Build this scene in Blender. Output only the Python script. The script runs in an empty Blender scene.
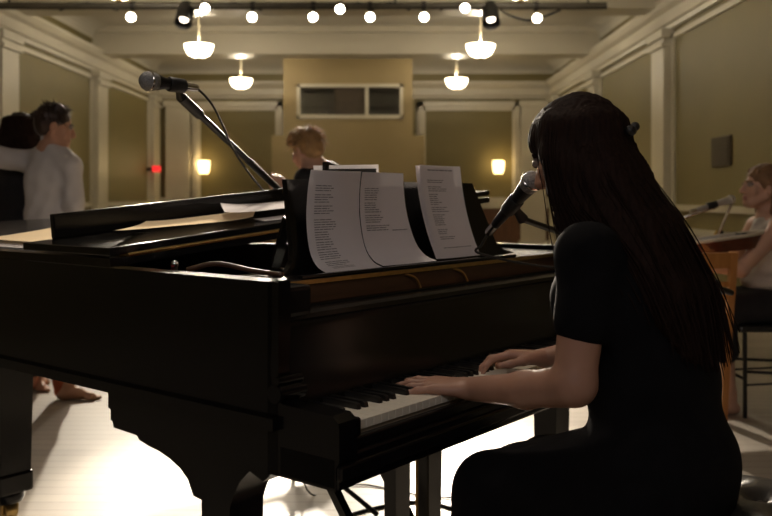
import bpy, bmesh, math, random
import numpy as np
from mathutils import Vector, Matrix

random.seed(7)
rng = np.random.default_rng(7)
PI = math.pi
SC = bpy.context.scene
COL = SC.collection

# ---------------------------------------------------------------- camera, world, exposure
F_PX = 882.0
EYE = 1.15
cam_d = bpy.data.cameras.new('camera')
cam = bpy.data.objects.new('camera', cam_d)
COL.objects.link(cam)
cam.location = (0, 0, EYE)
cam.rotation_euler = (PI / 2, 0, 0)
cam_d.sensor_width = 36.0
cam_d.lens = 36.0 * F_PX / 772.0
cam_d.shift_y = -62.0 / 772.0
cam_d.clip_start = 0.05
cam_d.clip_end = 100
cam_d.dof.use_dof = True
cam_d.dof.focus_distance = 1.95
cam_d.dof.aperture_fstop = 4.5
SC.camera = cam
W = bpy.data.worlds.new('world')
SC.world = W
W.use_nodes = True
W.node_tree.nodes['Background'].inputs[0].default_value = (1.0, 0.82, 0.6, 1)
W.node_tree.nodes['Background'].inputs[1].default_value = 0.004
SC.view_settings.view_transform = 'Standard'
SC.view_settings.look = 'None'
SC.view_settings.gamma = 1.0
SC.view_settings.use_curve_mapping = False
SC.view_settings.exposure = 0.0
# strengths of the hall's lights and of the two added lamps
PENDANT_W = 78.0
SCONCE_W = 9.0
PAR_W = 60.0
KEY_W = 3300.0
FILL_W = 37.0
DOWN_W = 42.0
_f = bpy.data.lights.new('added_fill_light', 'AREA')      # added soft fill behind the camera, brightens the lyric sheets
_f.energy = FILL_W
_f.color = (1.0, .93, .93)
_f.shape = 'RECTANGLE'
_f.size, _f.size_y = 2.6, 1.2
_fo = bpy.data.objects.new('added_fill_light', _f)
COL.objects.link(_fo)
_fo.location = (-.6, -2.0, 3.5)
_fo.rotation_euler = (math.radians(48), 0, 0)
_g = bpy.data.lights.new('added_down_light', 'AREA')         # added unseen lamp above the piano, brightens the papers on the lid
_g.energy = DOWN_W
_g.color = (1.0, .86, .70)
_g.shape = 'DISK'
_g.size = .5
_go = bpy.data.objects.new('added_down_light', _g)
COL.objects.link(_go)
_go.location = (-.75, 3.2, 3.75)

# ---------------------------------------------------------------- helpers
def V(*a):
    return Vector(a)

# the piano stands turned on the floor: local x runs along the keyboard, local y to the tail
P0 = (-0.11, 1.65)
TH = math.atan2(0.781, 0.624)
CU, SU = math.cos(TH), math.sin(TH)
def P(u, v, z=0.0):
    return Vector((P0[0] + CU * u - SU * v, P0[1] + SU * u + CU * v, z))
def UV(x, y):
    dx, dy = x - P0[0], y - P0[1]
    return (CU * dx + SU * dy, -SU * dx + CU * dy)
def eye(px, py, d):
    """point of the hall seen at (px, py) when it stands d metres in front of the camera"""
    return Vector(((px - 386) / F_PX * d, d, EYE - (py - 196) / F_PX * d))

def mat(name, col, rough=0.5, metal=0.0, var=0.12, scale=8.0, bump=0.0, coat=0.0, spec=0.5, trans=0.0, sheen=0.0,
        emit=None, emit_s=0.0, stretch=(1, 1, 1)):
    m = bpy.data.materials.new(name)
    m.use_nodes = True
    nt = m.node_tree
    b = nt.nodes['Principled BSDF']
    tc = nt.nodes.new('ShaderNodeTexCoord')
    mp = nt.nodes.new('ShaderNodeMapping')
    mp.inputs['Scale'].default_value = stretch
    nt.links.new(tc.outputs['Object'], mp.inputs[0])
    nz = nt.nodes.new('ShaderNodeTexNoise')
    nz.inputs['Scale'].default_value = scale
    nz.inputs['Detail'].default_value = 4
    nt.links.new(mp.outputs[0], nz.inputs['Vector'])
    r = nt.nodes.new('ShaderNodeValToRGB')
    lo = [max(0, c * (1 - var)) for c in col]
    hi = [min(1, c * (1 + var)) for c in col]
    r.color_ramp.elements[0].position = 0.3
    r.color_ramp.elements[0].color = (*lo, 1)
    r.color_ramp.elements[1].position = 0.7
    r.color_ramp.elements[1].color = (*hi, 1)
    nt.links.new(nz.outputs['Fac'], r.inputs[0])
    nt.links.new(r.outputs[0], b.inputs['Base Color'])
    b.inputs['Roughness'].default_value = rough
    b.inputs['Metallic'].default_value = metal
    b.inputs['Specular IOR Level'].default_value = spec
    b.inputs['Coat Weight'].default_value = coat
    b.inputs['Coat Roughness'].default_value = 0.08
    b.inputs['Transmission Weight'].default_value = trans
    b.inputs['Sheen Weight'].default_value = sheen
    if emit:
        b.inputs['Emission Color'].default_value = (*emit, 1)
        b.inputs['Emission Strength'].default_value = emit_s
    if bump:
        bp = nt.nodes.new('ShaderNodeBump')
        bp.inputs['Strength'].default_value = bump
        bp.inputs['Distance'].default_value = 0.01
        nt.links.new(nz.outputs['Fac'], bp.inputs['Height'])
        nt.links.new(bp.outputs[0], b.inputs['Normal'])
    return m

def wood_mat(name, c1, c2, rough=0.35, scale=3.0, stretch=(1, 12, 12), coat=0.0):
    m = mat(name, c1, rough, scale=scale, stretch=stretch, bump=0.05, coat=coat)
    r = [n for n in m.node_tree.nodes if n.type == 'VALTORGB'][0]
    r.color_ramp.elements[0].color = (*c1, 1)
    r.color_ramp.elements[1].color = (*c2, 1)
    return m

def floor_mat(name):
    m = bpy.data.materials.new(name)
    m.use_nodes = True
    nt = m.node_tree
    b = nt.nodes['Principled BSDF']
    tc = nt.nodes.new('ShaderNodeTexCoord')
    mp = nt.nodes.new('ShaderNodeMapping')
    mp.inputs['Rotation'].default_value = (0, 0, 0.0)
    nt.links.new(tc.outputs['Object'], mp.inputs[0])
    br = nt.nodes.new('ShaderNodeTexBrick')
    br.inputs['Scale'].default_value = 1.0
    br.inputs['Brick Width'].default_value = 1.8
    br.inputs['Row Height'].default_value = 0.085
    br.inputs['Mortar Size'].default_value = 0.0022
    br.inputs['Color1'].default_value = (0.40, 0.355, 0.30, 1)
    br.inputs['Color2'].default_value = (0.33, 0.29, 0.245, 1)
    br.inputs['Mortar'].default_value = (0.16, 0.135, 0.11, 1)
    nt.links.new(mp.outputs[0], br.inputs['Vector'])
    mp2 = nt.nodes.new('ShaderNodeMapping')
    mp2.inputs['Scale'].default_value = (1.5, 22, 1)
    nt.links.new(tc.outputs['Object'], mp2.inputs[0])
    nz = nt.nodes.new('ShaderNodeTexNoise')
    nz.inputs['Scale'].default_value = 3
    nz.inputs['Detail'].default_value = 6
    nt.links.new(mp2.outputs[0], nz.inputs['Vector'])
    mx = nt.nodes.new('ShaderNodeMix')
    mx.data_type = 'RGBA'
    mx.blend_type = 'MULTIPLY'
    mx.inputs['Factor'].default_value = 0.55
    nt.links.new(br.outputs['Color'], mx.inputs['A'])
    nt.links.new(nz.outputs['Color'], mx.inputs['B'])
    r = nt.nodes.new('ShaderNodeValToRGB')
    r.color_ramp.elements[0].color = (0.55, 0.55, 0.55, 1)
    r.color_ramp.elements[1].color = (1.15, 1.15, 1.15, 1)
    nt.links.new(nz.outputs['Fac'], r.inputs[0])
    nt.links.new(r.outputs[0], mx.inputs['B'])
    nt.links.new(mx.outputs['Result'], b.inputs['Base Color'])
    mr = nt.nodes.new('ShaderNodeMapRange')
    mr.inputs['To Min'].default_value = 0.34
    mr.inputs['To Max'].default_value = 0.5
    nt.links.new(nz.outputs['Fac'], mr.inputs['Value'])
    nt.links.new(mr.outputs[0], b.inputs['Roughness'])
    bp = nt.nodes.new('ShaderNodeBump')
    bp.inputs['Strength'].default_value = 0.12
    bp.inputs['Distance'].default_value = 0.004
    nt.links.new(nz.outputs['Fac'], bp.inputs['Height'])
    nt.links.new(bp.outputs[0], b.inputs['Normal'])
    return m

def paper_mat(name, col, tr=0.5):
    m = bpy.data.materials.new(name)
    m.use_nodes = True
    nt = m.node_tree
    out = nt.nodes['Material Output']
    nt.nodes.remove(nt.nodes['Principled BSDF'])
    tc = nt.nodes.new('ShaderNodeTexCoord')
    nz = nt.nodes.new('ShaderNodeTexNoise')
    nz.inputs['Scale'].default_value = 9
    nz.inputs['Detail'].default_value = 5
    nt.links.new(tc.outputs['Object'], nz.inputs['Vector'])
    r = nt.nodes.new('ShaderNodeValToRGB')
    r.color_ramp.elements[0].color = (*[c * .92 for c in col], 1)
    r.color_ramp.elements[1].color = (*[min(1, c * 1.05) for c in col], 1)
    nt.links.new(nz.outputs['Fac'], r.inputs[0])
    d = nt.nodes.new('ShaderNodeBsdfDiffuse')
    t = nt.nodes.new('ShaderNodeBsdfTranslucent')
    nt.links.new(r.outputs[0], d.inputs[0])
    nt.links.new(r.outputs[0], t.inputs[0])
    mx = nt.nodes.new('ShaderNodeMixShader')
    mx.inputs[0].default_value = tr
    nt.links.new(d.outputs[0], mx.inputs[1])
    nt.links.new(t.outputs[0], mx.inputs[2])
    nt.links.new(mx.outputs[0], out.inputs[0])
    return m

def skin_mat(name, col):
    m = mat(name, col, rough=0.48, var=0.07, scale=14, spec=0.4)
    b = m.node_tree.nodes['Principled BSDF']
    b.inputs['Subsurface Weight'].default_value = 0.12
    b.inputs['Subsurface Radius'].default_value = (0.02, 0.008, 0.004)
    b.inputs['Subsurface Scale'].default_value = 0.4
    return m

OFF = {}
def _link(o, parent):
    COL.objects.link(o)
    if parent is not None:
        o.parent = parent

def thing(name, label, cat, loc=(0, 0, 0), group=None, piano=False, rz=None):
    """an Empty at the thing's base; piano=True: loc and all part coordinates are in the piano's axes"""
    o = bpy.data.objects.new(name, None)
    COL.objects.link(o)
    o.empty_display_size = 0.1
    if piano:
        o.location = P(*loc)
        o.rotation_euler = (0, 0, TH)
    else:
        o.location = loc
        o.rotation_euler = (0, 0, rz or 0)
    OFF[o.name] = Vector(loc) if rz is None else Vector((0, 0, 0))
    o['label'] = label
    o['category'] = cat
    if group:
        o['group'] = group
    return o

def tag(o, label, cat, group=None, kind=None):
    o['label'] = label
    o['category'] = cat
    if group:
        o['group'] = group
    if kind:
        o['kind'] = kind
    return o

class MB:
    def __init__(s):
        s.v, s.f, s.m = [], [], []
    def add(s, vs, fs, mi=0):
        b = len(s.v)
        s.v += [tuple(x) for x in vs]
        s.f += [tuple(i + b for i in q) for q in fs]
        s.m += [mi] * len(fs)
        return s
    def box(s, lo, hi, mi=0, bev=0.0):
        x0, y0, z0 = lo
        x1, y1, z1 = hi
        if bev <= 0:
            vs = [(x0, y0, z0), (x1, y0, z0), (x1, y1, z0), (x0, y1, z0), (x0, y0, z1), (x1, y0, z1), (x1, y1, z1), (x0, y1, z1)]
            return s.add(vs, [(3, 2, 1, 0), (4, 5, 6, 7), (0, 1, 5, 4), (1, 2, 6, 5), (2, 3, 7, 6), (3, 0, 4, 7)], mi)
        bm = bmesh.new()
        bmesh.ops.create_cube(bm, size=1)
        for q in bm.verts:
            q.co = Vector(((x0 + x1) / 2 + q.co.x * (x1 - x0), (y0 + y1) / 2 + q.co.y * (y1 - y0), (z0 + z1) / 2 + q.co.z * (z1 - z0)))
        bmesh.ops.bevel(bm, geom=bm.edges[:], offset=bev, segments=2, affect='EDGES', profile=0.5)
        bm.verts.index_update()
        s.add([q.co for q in bm.verts], [[q.index for q in f.verts] for f in bm.faces], mi)
        bm.free()
        return s
    def tube(s, pts, r, n=10, mi=0, cap=True, squash=1.0):
        pts = [Vector(p) for p in pts]
        k = len(pts)
        rs = list(r) if hasattr(r, '__len__') else [r] * k
        ref = None
        vs, fs = [], []
        for i, p in enumerate(pts):
            t = (pts[min(i + 1, k - 1)] - pts[max(i - 1, 0)])
            t = t.normalized() if t.length > 1e-9 else Vector((0, 0, 1))
            if ref is None:
                ref = Vector((0, 0, 1)) if abs(t.z) < 0.9 else Vector((0, 1, 0))
            a = ref - t * ref.dot(t)
            a = a.normalized() if a.length > 1e-6 else t.orthogonal().normalized()
            b = t.cross(a)
            ref = a
            for j in range(n):
                w = 2 * PI * j / n
                vs.append(p + (a * math.cos(w) * squash + b * math.sin(w)) * rs[i])
        for i in range(k - 1):
            for j in range(n):
                q = (j + 1) % n
                fs.append((i * n + j, i * n + q, (i + 1) * n + q, (i + 1) * n + j))
        if cap:
            fs.append(tuple(range(n))[::-1])
            fs.append(tuple((k - 1) * n + j for j in range(n)))
        return s.add(vs, fs, mi)
    def bar(s, a, b, w, h, mi=0, up=None):
        """rectangular bar from a to b; h along up"""
        a, b = Vector(a), Vector(b)
        t = (b - a).normalized()
        up = Vector(up) if up else (Vector((0, 0, 1)) if abs(t.z) < 0.9 else Vector((0, 1, 0)))
        y = (up - t * up.dot(t)).normalized()
        x = t.cross(y)
        vs = []
        for p in (a, b):
            for sx, sy in ((-1, -1), (1, -1), (1, 1), (-1, 1)):
                vs.append(p + x * sx * w / 2 + y * sy * h / 2)
        return s.add(vs, [(3, 2, 1, 0), (4, 5, 6, 7), (0, 1, 5, 4), (1, 2, 6, 5), (2, 3, 7, 6), (3, 0, 4, 7)], mi)
    def lathe(s, prof, c=(0, 0, 0), axis=(0, 0, 1), n=24, mi=0):
        """prof: (radius, height) pairs along axis"""
        ax = Vector(axis).normalized()
        a = ax.orthogonal().normalized()
        b = ax.cross(a)
        c = Vector(c)
        vs, fs = [], []
        for r, h in prof:
            for j in range(n):
                w = 2 * PI * j / n
                vs.append(c + ax * h + (a * math.cos(w) + b * math.sin(w)) * max(r, 1e-4))
        for i in range(len(prof) - 1):
            for j in range(n):
                q = (j + 1) % n
                fs.append((i * n + j, i * n + q, (i + 1) * n + q, (i + 1) * n + j))
        fs.append(tuple(range(n))[::-1])
        fs.append(tuple((len(prof) - 1) * n + j for j in range(n)))
        return s.add(vs, fs, mi)
    def prism(s, poly, a, b, plane='xy', mi=0):
        """poly in plane, extruded from a to b along the third axis"""
        k = len(poly)
        def pt(p, h):
            if plane == 'xy':
                return (p[0], p[1], h)
            if plane == 'yz':
                return (h, p[0], p[1])
            return (p[0], h, p[1])
        vs = [pt(p, a) for p in poly] + [pt(p, b) for p in poly]
        fs = [tuple(range(k))[::-1], tuple(range(k, 2 * k))]
        for i in range(k):
            j = (i + 1) % k
            fs.append((i, j, k + j, k + i))
        return s.add(vs, fs, mi)
    def grid(s, fn, nu, nv, mi=0, thick=0.0):
        vs = [fn(i / nu, j / nv) for j in range(nv + 1) for i in range(nu + 1)]
        fs = []
        for j in range(nv):
            for i in range(nu):
                a = j * (nu + 1) + i
                fs.append((a, a + 1, a + nu + 2, a + nu + 1))
        return s.add(vs, fs, mi)
    def ball(s, c, r, n=16, mi=0):
        r = r if hasattr(r, '__len__') else (r, r, r)
        bm = bmesh.new()
        bmesh.ops.create_uvsphere(bm, u_segments=n, v_segments=max(6, n // 2), radius=1)
        bm.verts.index_update()
        s.add([(c[0] + q.co.x * r[0], c[1] + q.co.y * r[1], c[2] + q.co.z * r[2]) for q in bm.verts],
              [[q.index for q in f.verts] for f in bm.faces], mi)
        bm.free()
        return s
    def build(s, name, m, parent=None, smooth=False, off=None, fixn=True, angle=None):
        me = bpy.data.meshes.new(name)
        o_ = Vector((0, 0, 0)) if off is None else Vector(off)
        if off is None and parent is not None and parent.name in OFF:
            o_ = OFF[parent.name]
        me.from_pydata([(x[0] - o_.x, x[1] - o_.y, x[2] - o_.z) for x in s.v], [], s.f)
        for q in (m if isinstance(m, (list, tuple)) else [m]):
            me.materials.append(q)
        if isinstance(m, (list, tuple)):
            me.polygons.foreach_set('material_index', s.m)
        if fixn:
            bm = bmesh.new()
            bm.from_mesh(me)
            bmesh.ops.recalc_face_normals(bm, faces=bm.faces[:])
            bm.to_mesh(me)
            bm.free()
        if smooth:
            me.polygons.foreach_set('use_smooth', [True] * len(me.polygons))
            if angle:
                me.set_sharp_from_angle(angle=math.radians(angle))
        me.update()
        o = bpy.data.objects.new(name, me)
        _link(o, parent)
        if parent is not None and parent.name in OFF:
            OFF[o.name] = o_
        return o

def bez(p, n=16):
    """Catmull-Rom through the points p"""
    p = [Vector(q) for q in p]
    q = [p[0] * 2 - p[1]] + p + [p[-1] * 2 - p[-2]]
    out = []
    for i in range(1, len(q) - 2):
        for k in range(n):
            t = k / n
            a, b, c, d = q[i - 1], q[i], q[i + 1], q[i + 2]
            out.append(0.5 * ((2 * b) + (c - a) * t + (2 * a - 5 * b + 4 * c - d) * t * t + (3 * b - a - 3 * c + d) * t ** 3))
    out.append(p[-1])
    return out

def struct(name, mb, m, **k):
    o = mb.build(name, m, None, **k)
    o['kind'] = 'structure'
    return o

# ---------------------------------------------------------------- smooth bodies (blended limbs, one surface)
class Body:
    def __init__(s):
        s.p = []
    def cone(s, a, b, ra, rb, k=0.02, m=0):
        s.p.append(('c', np.array(a, float), np.array(b, float), ra, rb, k, m, 1))
        return s
    def ell(s, c, r, rot=None, k=0.02, m=0, cut=False):
        R = np.array(rot, float) if rot is not None else np.eye(3)
        s.p.append(('e', np.array(c, float), np.array(r, float), R, None, k, m, -1 if cut else 1))
        return s
    def ball(s, c, r, k=0.02, m=0, cut=False):
        return s.ell(c, (r, r, r), None, k, m, cut)
    def chain(s, pts, rs, k=0.02, m=0):
        for i in range(len(pts) - 1):
            s.cone(pts[i], pts[i + 1], rs[i], rs[i + 1], k, m)
        return s
    @staticmethod
    def _bb(q):
        if q[0] == 'c':
            r = max(q[3], q[4])
            return np.minimum(q[1], q[2]) - r, np.maximum(q[1], q[2]) + r
        ext = np.sqrt(((q[3] * q[2][None, :]) ** 2).sum(1))
        return q[1] - ext, q[1] + ext
    @staticmethod
    def _d(q, X):
        if q[0] == 'c':
            a, b, ra, rb = q[1], q[2], q[3], q[4]
            ab = b - a
            t = np.clip(((X - a) @ ab) / max(ab @ ab, 1e-9), 0, 1)
            return np.linalg.norm(X - a - t[..., None] * ab, axis=-1) - (ra + (rb - ra) * t)
        Y = (X - q[1]) @ q[3]
        k0 = np.linalg.norm(Y / q[2], axis=-1)
        k1 = np.linalg.norm(Y / (q[2] ** 2), axis=-1)
        return k0 * (k0 - 1) / np.maximum(k1, 1e-6)
    def bounds(s):
        bb = [s._bb(q) for q in s.p if q[7] > 0]
        return np.min([b[0] for b in bb], 0) - 0.03, np.max([b[1] for b in bb], 0) + 0.03
    def field(s, lo, hi, h):
        n = np.maximum(np.ceil((hi - lo) / h).astype(int) + 1, 3)
        F = np.full(n, 0.2, np.float32)
        ax = [lo[i] + h * np.arange(n[i]) for i in range(3)]
        for q in s.p:
            mg = 0.03 + q[5] * 1.2
            l, u = s._bb(q)
            i0 = np.clip(np.floor((l - mg - lo) / h).astype(int), 0, n)
            i1 = np.clip(np.ceil((u + mg - lo) / h).astype(int) + 1, 0, n)
            if (i1 <= i0).any():
                continue
            X = np.stack(np.meshgrid(ax[0][i0[0]:i1[0]], ax[1][i0[1]:i1[1]], ax[2][i0[2]:i1[2]], indexing='ij'), -1)
            d = s._d(q, X).astype(np.float32)
            sl = F[i0[0]:i1[0], i0[1]:i1[1], i0[2]:i1[2]]
            k = q[5]
            if q[7] > 0:
                g = np.maximum(k - np.abs(sl - d), 0) / k
                F[i0[0]:i1[0], i0[1]:i1[1], i0[2]:i1[2]] = np.minimum(sl, d) - g * g * k / 4
            else:
                g = np.maximum(k - np.abs(sl + d), 0) / k
                F[i0[0]:i1[0], i0[1]:i1[1], i0[2]:i1[2]] = np.maximum(sl, -d) + g * g * k / 4
        return F
    def surface(s, lo, hi, h, noise=None):
        lo, hi = np.array(lo, float), np.array(hi, float)
        F = s.field(lo, hi, h)
        if noise is not None:
            n = F.shape
            X = np.stack(np.meshgrid(*[lo[i] + h * np.arange(n[i]) for i in range(3)], indexing='ij'), -1)
            F = F + noise(X).astype(np.float32)
        nx, ny, nz = F.shape
        acc = np.zeros((nx - 1, ny - 1, nz - 1, 3), np.float32)
        cnt = np.zeros((nx - 1, ny - 1, nz - 1), np.int8)
        def sh(A, o):
            return A[o[0]:o[0] + nx - 1, o[1]:o[1] + ny - 1, o[2]:o[2] + nz - 1]
        for axis in range(3):
            o1, o2 = [i for i in range(3) if i != axis]
            for p in (0, 1):
                for r in (0, 1):
                    o = [0, 0, 0]
                    o[o1], o[o2] = p, r
                    e = list(o)
                    e[axis] = 1
                    a, b = sh(F, o), sh(F, e)
                    c = (a < 0) != (b < 0)
                    if not c.any():
                        continue
                    t = a[c] / (a[c] - b[c])
                    pos = np.zeros((c.sum(), 3), np.float32)
                    pos[:, axis] = t
                    pos[:, o1] = p
                    pos[:, o2] = r
                    acc[c] += pos
                    cnt[c] += 1
        msk = cnt > 0
        idx = np.full(msk.shape, -1, np.int64)
        idx[msk] = np.arange(msk.sum())
        ijk = np.argwhere(msk)
        Vs = lo + h * (ijk + acc[msk] / cnt[msk][:, None])
        quads = []
        for axis in range(3):
            o1, o2 = (axis + 1) % 3, (axis + 2) % 3
            sl0 = [slice(None)] * 3
            sl1 = [slice(None)] * 3
            sl0[axis], sl1[axis] = slice(0, -1), slice(1, None)
            c = (F[tuple(sl0)] < 0) != (F[tuple(sl1)] < 0)
            g = np.argwhere(c)
            lim = np.array(msk.shape)
            ok = (g[:, o1] >= 1) & (g[:, o2] >= 1) & (g[:, o1] < lim[o1]) & (g[:, o2] < lim[o2])
            g = g[ok]
            ins = F[tuple(g.T)] < 0
            e1, e2 = np.eye(3, dtype=int)[o1], np.eye(3, dtype=int)[o2]
            q = np.stack([idx[tuple((g - e1 - e2).T)], idx[tuple((g - e2).T)], idx[tuple(g.T)], idx[tuple((g - e1).T)]], 1)
            q[~ins] = q[~ins][:, ::-1]
            quads.append(q)
        Q = np.concatenate(quads)
        Q = Q[(Q >= 0).all(1)]
        return Vs, Q
    def mats(s, C):
        best = np.full(len(C), 1e9)
        mi = np.zeros(len(C), int)
        for q in s.p:
            if q[7] < 0:
                continue
            d = s._d(q, C)
            w = d < best - 1e-6
            best[w] = d[w]
            mi[w] = q[6]
        return mi
    def build(s, name, m, parent, boxes=None, h=0.008, noise=None, smooth_it=2):
        lo, hi = s.bounds()
        boxes = boxes or [(lo, hi, h)]
        Va, Qa, n0 = [], [], 0
        for b in boxes:
            l = np.array([lo[i] if b[0][i] is None else b[0][i] for i in range(3)])
            u = np.array([hi[i] if b[1][i] is None else b[1][i] for i in range(3)])
            v, q = s.surface(l, u, b[2], noise)
            Va.append(v)
            Qa.append(q + n0)
            n0 += len(v)
        Vs, Q = np.concatenate(Va), np.concatenate(Qa)
        off = np.array(OFF.get(parent.name, Vector((0, 0, 0)))) if parent else np.zeros(3)
        me = bpy.data.meshes.new(name)
        me.from_pydata((Vs - off).tolist(), [], Q.tolist())
        ms = m if isinstance(m, (list, tuple)) else [m]
        for q in ms:
            me.materials.append(q)
        if len(ms) > 1:
            C = Vs[Q].mean(1)
            me.polygons.foreach_set('material_index', np.clip(s.mats(C), 0, len(ms) - 1))
        bm = bmesh.new()
        bm.from_mesh(me)
        for _ in range(smooth_it):
            bmesh.ops.smooth_vert(bm, verts=[q for q in bm.verts if not q.is_boundary], factor=0.4, use_axis_x=True, use_axis_y=True, use_axis_z=True)
        bm.to_mesh(me)
        bm.free()
        me.polygons.foreach_set('use_smooth', [True] * len(me.polygons))
        me.update()
        o = bpy.data.objects.new(name, me)
        _link(o, parent)
        if parent is not None and parent.name in OFF:
            OFF[o.name] = OFF[parent.name]
        return o

def frame3(f, up=(0, 0, 1)):
    """columns right, forward, up"""
    f = np.array(f, float)
    f /= np.linalg.norm(f)
    r = np.cross(f, np.array(up, float))
    r /= np.linalg.norm(r)
    u = np.cross(r, f)
    return np.stack([r, f, u], 1)

# material slots of a body: 0 skin, 1 lips, 2 eye, 3 brow
def add_head(B, c, f, up=(0, 0, 1), s=1.0, fem=False):
    R = frame3(f, up)
    c = np.array(c, float)
    def q(x, y, z):
        return c + R @ (np.array([x, y, z], float) * s)
    B.ell(q(0, -.018, .035), np.array((.074, .092, .083)) * s, R, .02)
    B.ell(q(0, .028, -.035), np.array((.058, .062, .078)) * s, R, .03)
    B.ell(q(0, .058, -.092), np.array((.03, .025, .02)) * s, R, .03)
    for sx in (-1, 1):
        B.cone(q(.055 * sx, -.01, -.05), q(.02 * sx, .06, -.094), .018 * s, .014 * s, .025)
        B.ell(q(.042 * sx, .062, -.022), np.array((.024, .018, .022)) * s, R, .02)
        B.ell(q(.031 * sx, .093, .008), np.array((.019, .014, .011)) * s, R, .012, 0, cut=True)
        B.ell(q(.031 * sx, .080, .008), np.array((.0135, .0135, .0115)) * s, R, .003, 2)
        B.cone(q(.014 * sx, .088, .026), q(.05 * sx, .074, .027), .006 * s, .004 * s, .008, 3)
        B.cone(q(.008 * sx, .098, -.036), q(.012 * sx, .092, -.035), .009 * s, .007 * s, .008)
        B.ell(q(.076 * sx, -.012, -.012), np.array((.010, .020, .032)) * s, R, .008)
        B.ell(q(.084 * sx, -.006, -.010), np.array((.006, .010, .016)) * s, R, .004, 0, cut=True)
    B.cone(q(0, .086, .012), q(0, .108, -.030), .0085 * s, .0125 * s, .012)
    B.ell(q(0, .086, -.060), np.array((.021, .012, .0065)) * s, R, .006, 1)
    B.ell(q(0, .083, -.070), np.array((.018, .012, .0075)) * s, R, .006, 1)
    return q

def add_hand(B, w, f, n, side, curl=(20, 30, 20), spread=6, s=1.0, k=.006, thumb=(35, 20), grip=None):
    """w wrist, f towards the fingers, n out of the back of the hand, side = +1 thumb at f x n"""
    w = np.array(w, float)
    f = np.array(f, float); f /= np.linalg.norm(f)
    n = np.array(n, float); n -= f * (n @ f); n /= np.linalg.norm(n)
    t = np.cross(f, n) * side
    L = [.044, .049, .045, .036]
    base = [(.030, .086), (.010, .092), (-.010, .088), (-.029, .078)]
    B.ell(w + f * .052 * s + t * .001, np.array((.040, .052, .0145)) * s, np.stack([t, f, n], 1), .02)
    for i in range(4):
        kx = w + (t * base[i][0] + f * base[i][1]) * s
        B.cone(w + t * base[i][0] * .55 * s + f * .012 * s, kx, .0135 * s, .0105 * s, .012)
        a = math.radians(spread * (1.5 - i))
        d = f * math.cos(a) + t * math.sin(a)
        p = kx
        ang = 0
        for j in range(3):
            ang += math.radians(curl[j] * (1 + .08 * i))
            dd = d * math.cos(ang) - n * math.sin(ang)
            ln = L[i] * (1, .62, .48)[j] * s
            r0, r1 = ((.0098, .0088), (.0088, .0078), (.0078, .0062))[j]
            q = p + dd * ln
            B.cone(p, q, r0 * s, r1 * s, k)
            p = q
    a = math.radians(thumb[0])
    p0 = w + (t * .020 + f * .018) * s
    d = f * math.cos(a) + t * math.sin(a) - n * .25
    d /= np.linalg.norm(d)
    p1 = p0 + d * .046 * s
    a2 = a - math.radians(thumb[1])
    d2 = f * math.cos(a2) + t * math.sin(a2) - n * .3
    d2 /= np.linalg.norm(d2)
    p2 = p1 + d2 * .034 * s
    p3 = p2 + (d2 + f * .3) / np.linalg.norm(d2 + f * .3) * .027 * s
    B.cone(p0, p1, .0155 * s, .0115 * s, .012)
    B.cone(p1, p2, .0112 * s, .0098 * s, k)
    B.cone(p2, p3, .0098 * s, .0075 * s, k)

# ---------------------------------------------------------------- materials
M = {}
M['floor'] = floor_mat('floor_boards')
M['olive'] = mat('olive_paint', (0.180, 0.146, 0.056), 0.55, var=.05, scale=1.5, bump=.03)
M['cream'] = mat('cream_paint', (0.54, 0.50, 0.405), 0.42, var=.04, scale=2, bump=.02)
M['ceil'] = mat('ceiling_paint', (0.60, 0.57, 0.49), 0.6, var=.03, scale=1.5)
M['tan'] = mat('tan_paint', (0.275, 0.208, 0.10), 0.55, var=.04, scale=1.5)
M['dado'] = wood_mat('brown_panelling', (0.10, 0.045, 0.02), (0.16, 0.075, 0.035), .4, 3, (12, 12, 1))
M['lacquer'] = mat('black_lacquer', (0.0045, 0.004, 0.0042), 0.22, var=.2, scale=30, spec=.35)
M['lacquer_worn'] = mat('worn_black_lacquer', (0.006, 0.0052, 0.005), 0.24, var=.3, scale=22, spec=.35)
M['lacquer_lid'] = mat('glossy_lid_lacquer', (0.006, 0.0052, 0.005), 0.14, var=.3, scale=22, spec=.4)
M['skin_sg'] = skin_mat('skin_singer', (0.40, 0.215, 0.145))
M['brass'] = mat('brass', (0.50, 0.35, 0.14), 0.35, 1.0, var=.15, scale=40)
M['iron'] = mat('bronzed_plate', (0.25, 0.15, 0.05), 0.45, .8, var=.1)
M['interior'] = wood_mat('piano_inner_wood', (0.055, 0.024, 0.011), (0.10, 0.046, 0.02), .4, 4, (1, 10, 10))
M['felt'] = mat('red_felt', (0.25, 0.012, 0.02), 0.95, var=.15, scale=60)
M['ivory'] = mat('ivory_key', (0.72, 0.66, 0.55), 0.3, var=.04)
M['keywood'] = wood_mat('key_wood', (0.42, 0.34, 0.24), (0.5, 0.42, 0.3), .5)
M['ebony'] = mat('ebony_key', (0.008, 0.007, 0.007), 0.35, var=.2)
M['black_metal'] = mat('black_metal', (0.012, 0.011, 0.011), 0.35, .4, var=.2, scale=30)
M['bar_grey'] = mat('grey_painted_pipe', (0.05, 0.043, 0.033), 0.5, .2, var=.2, scale=12)
M['black_plastic'] = mat('black_plastic', (0.010, 0.010, 0.010), 0.5, var=.2, scale=30)
M['chrome'] = mat('chrome', (0.62, 0.60, 0.57), 0.18, 1.0, var=.05)
M['grille'] = mat('steel_mesh', (0.26, 0.255, 0.25), 0.5, .35, var=.35, scale=260, bump=.5)
M['grille_lit'] = mat('lit_steel_mesh', (0.62, 0.60, 0.56), 0.45, .3, var=.35, scale=260, bump=.5)  # same mesh with light from above put into its colour
M['steel'] = mat('satin_steel', (0.55, 0.53, 0.50), 0.35, .6, var=.1)
M['rubber'] = mat('black_rubber', (0.012, 0.012, 0.012), 0.7, var=.2)
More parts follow.
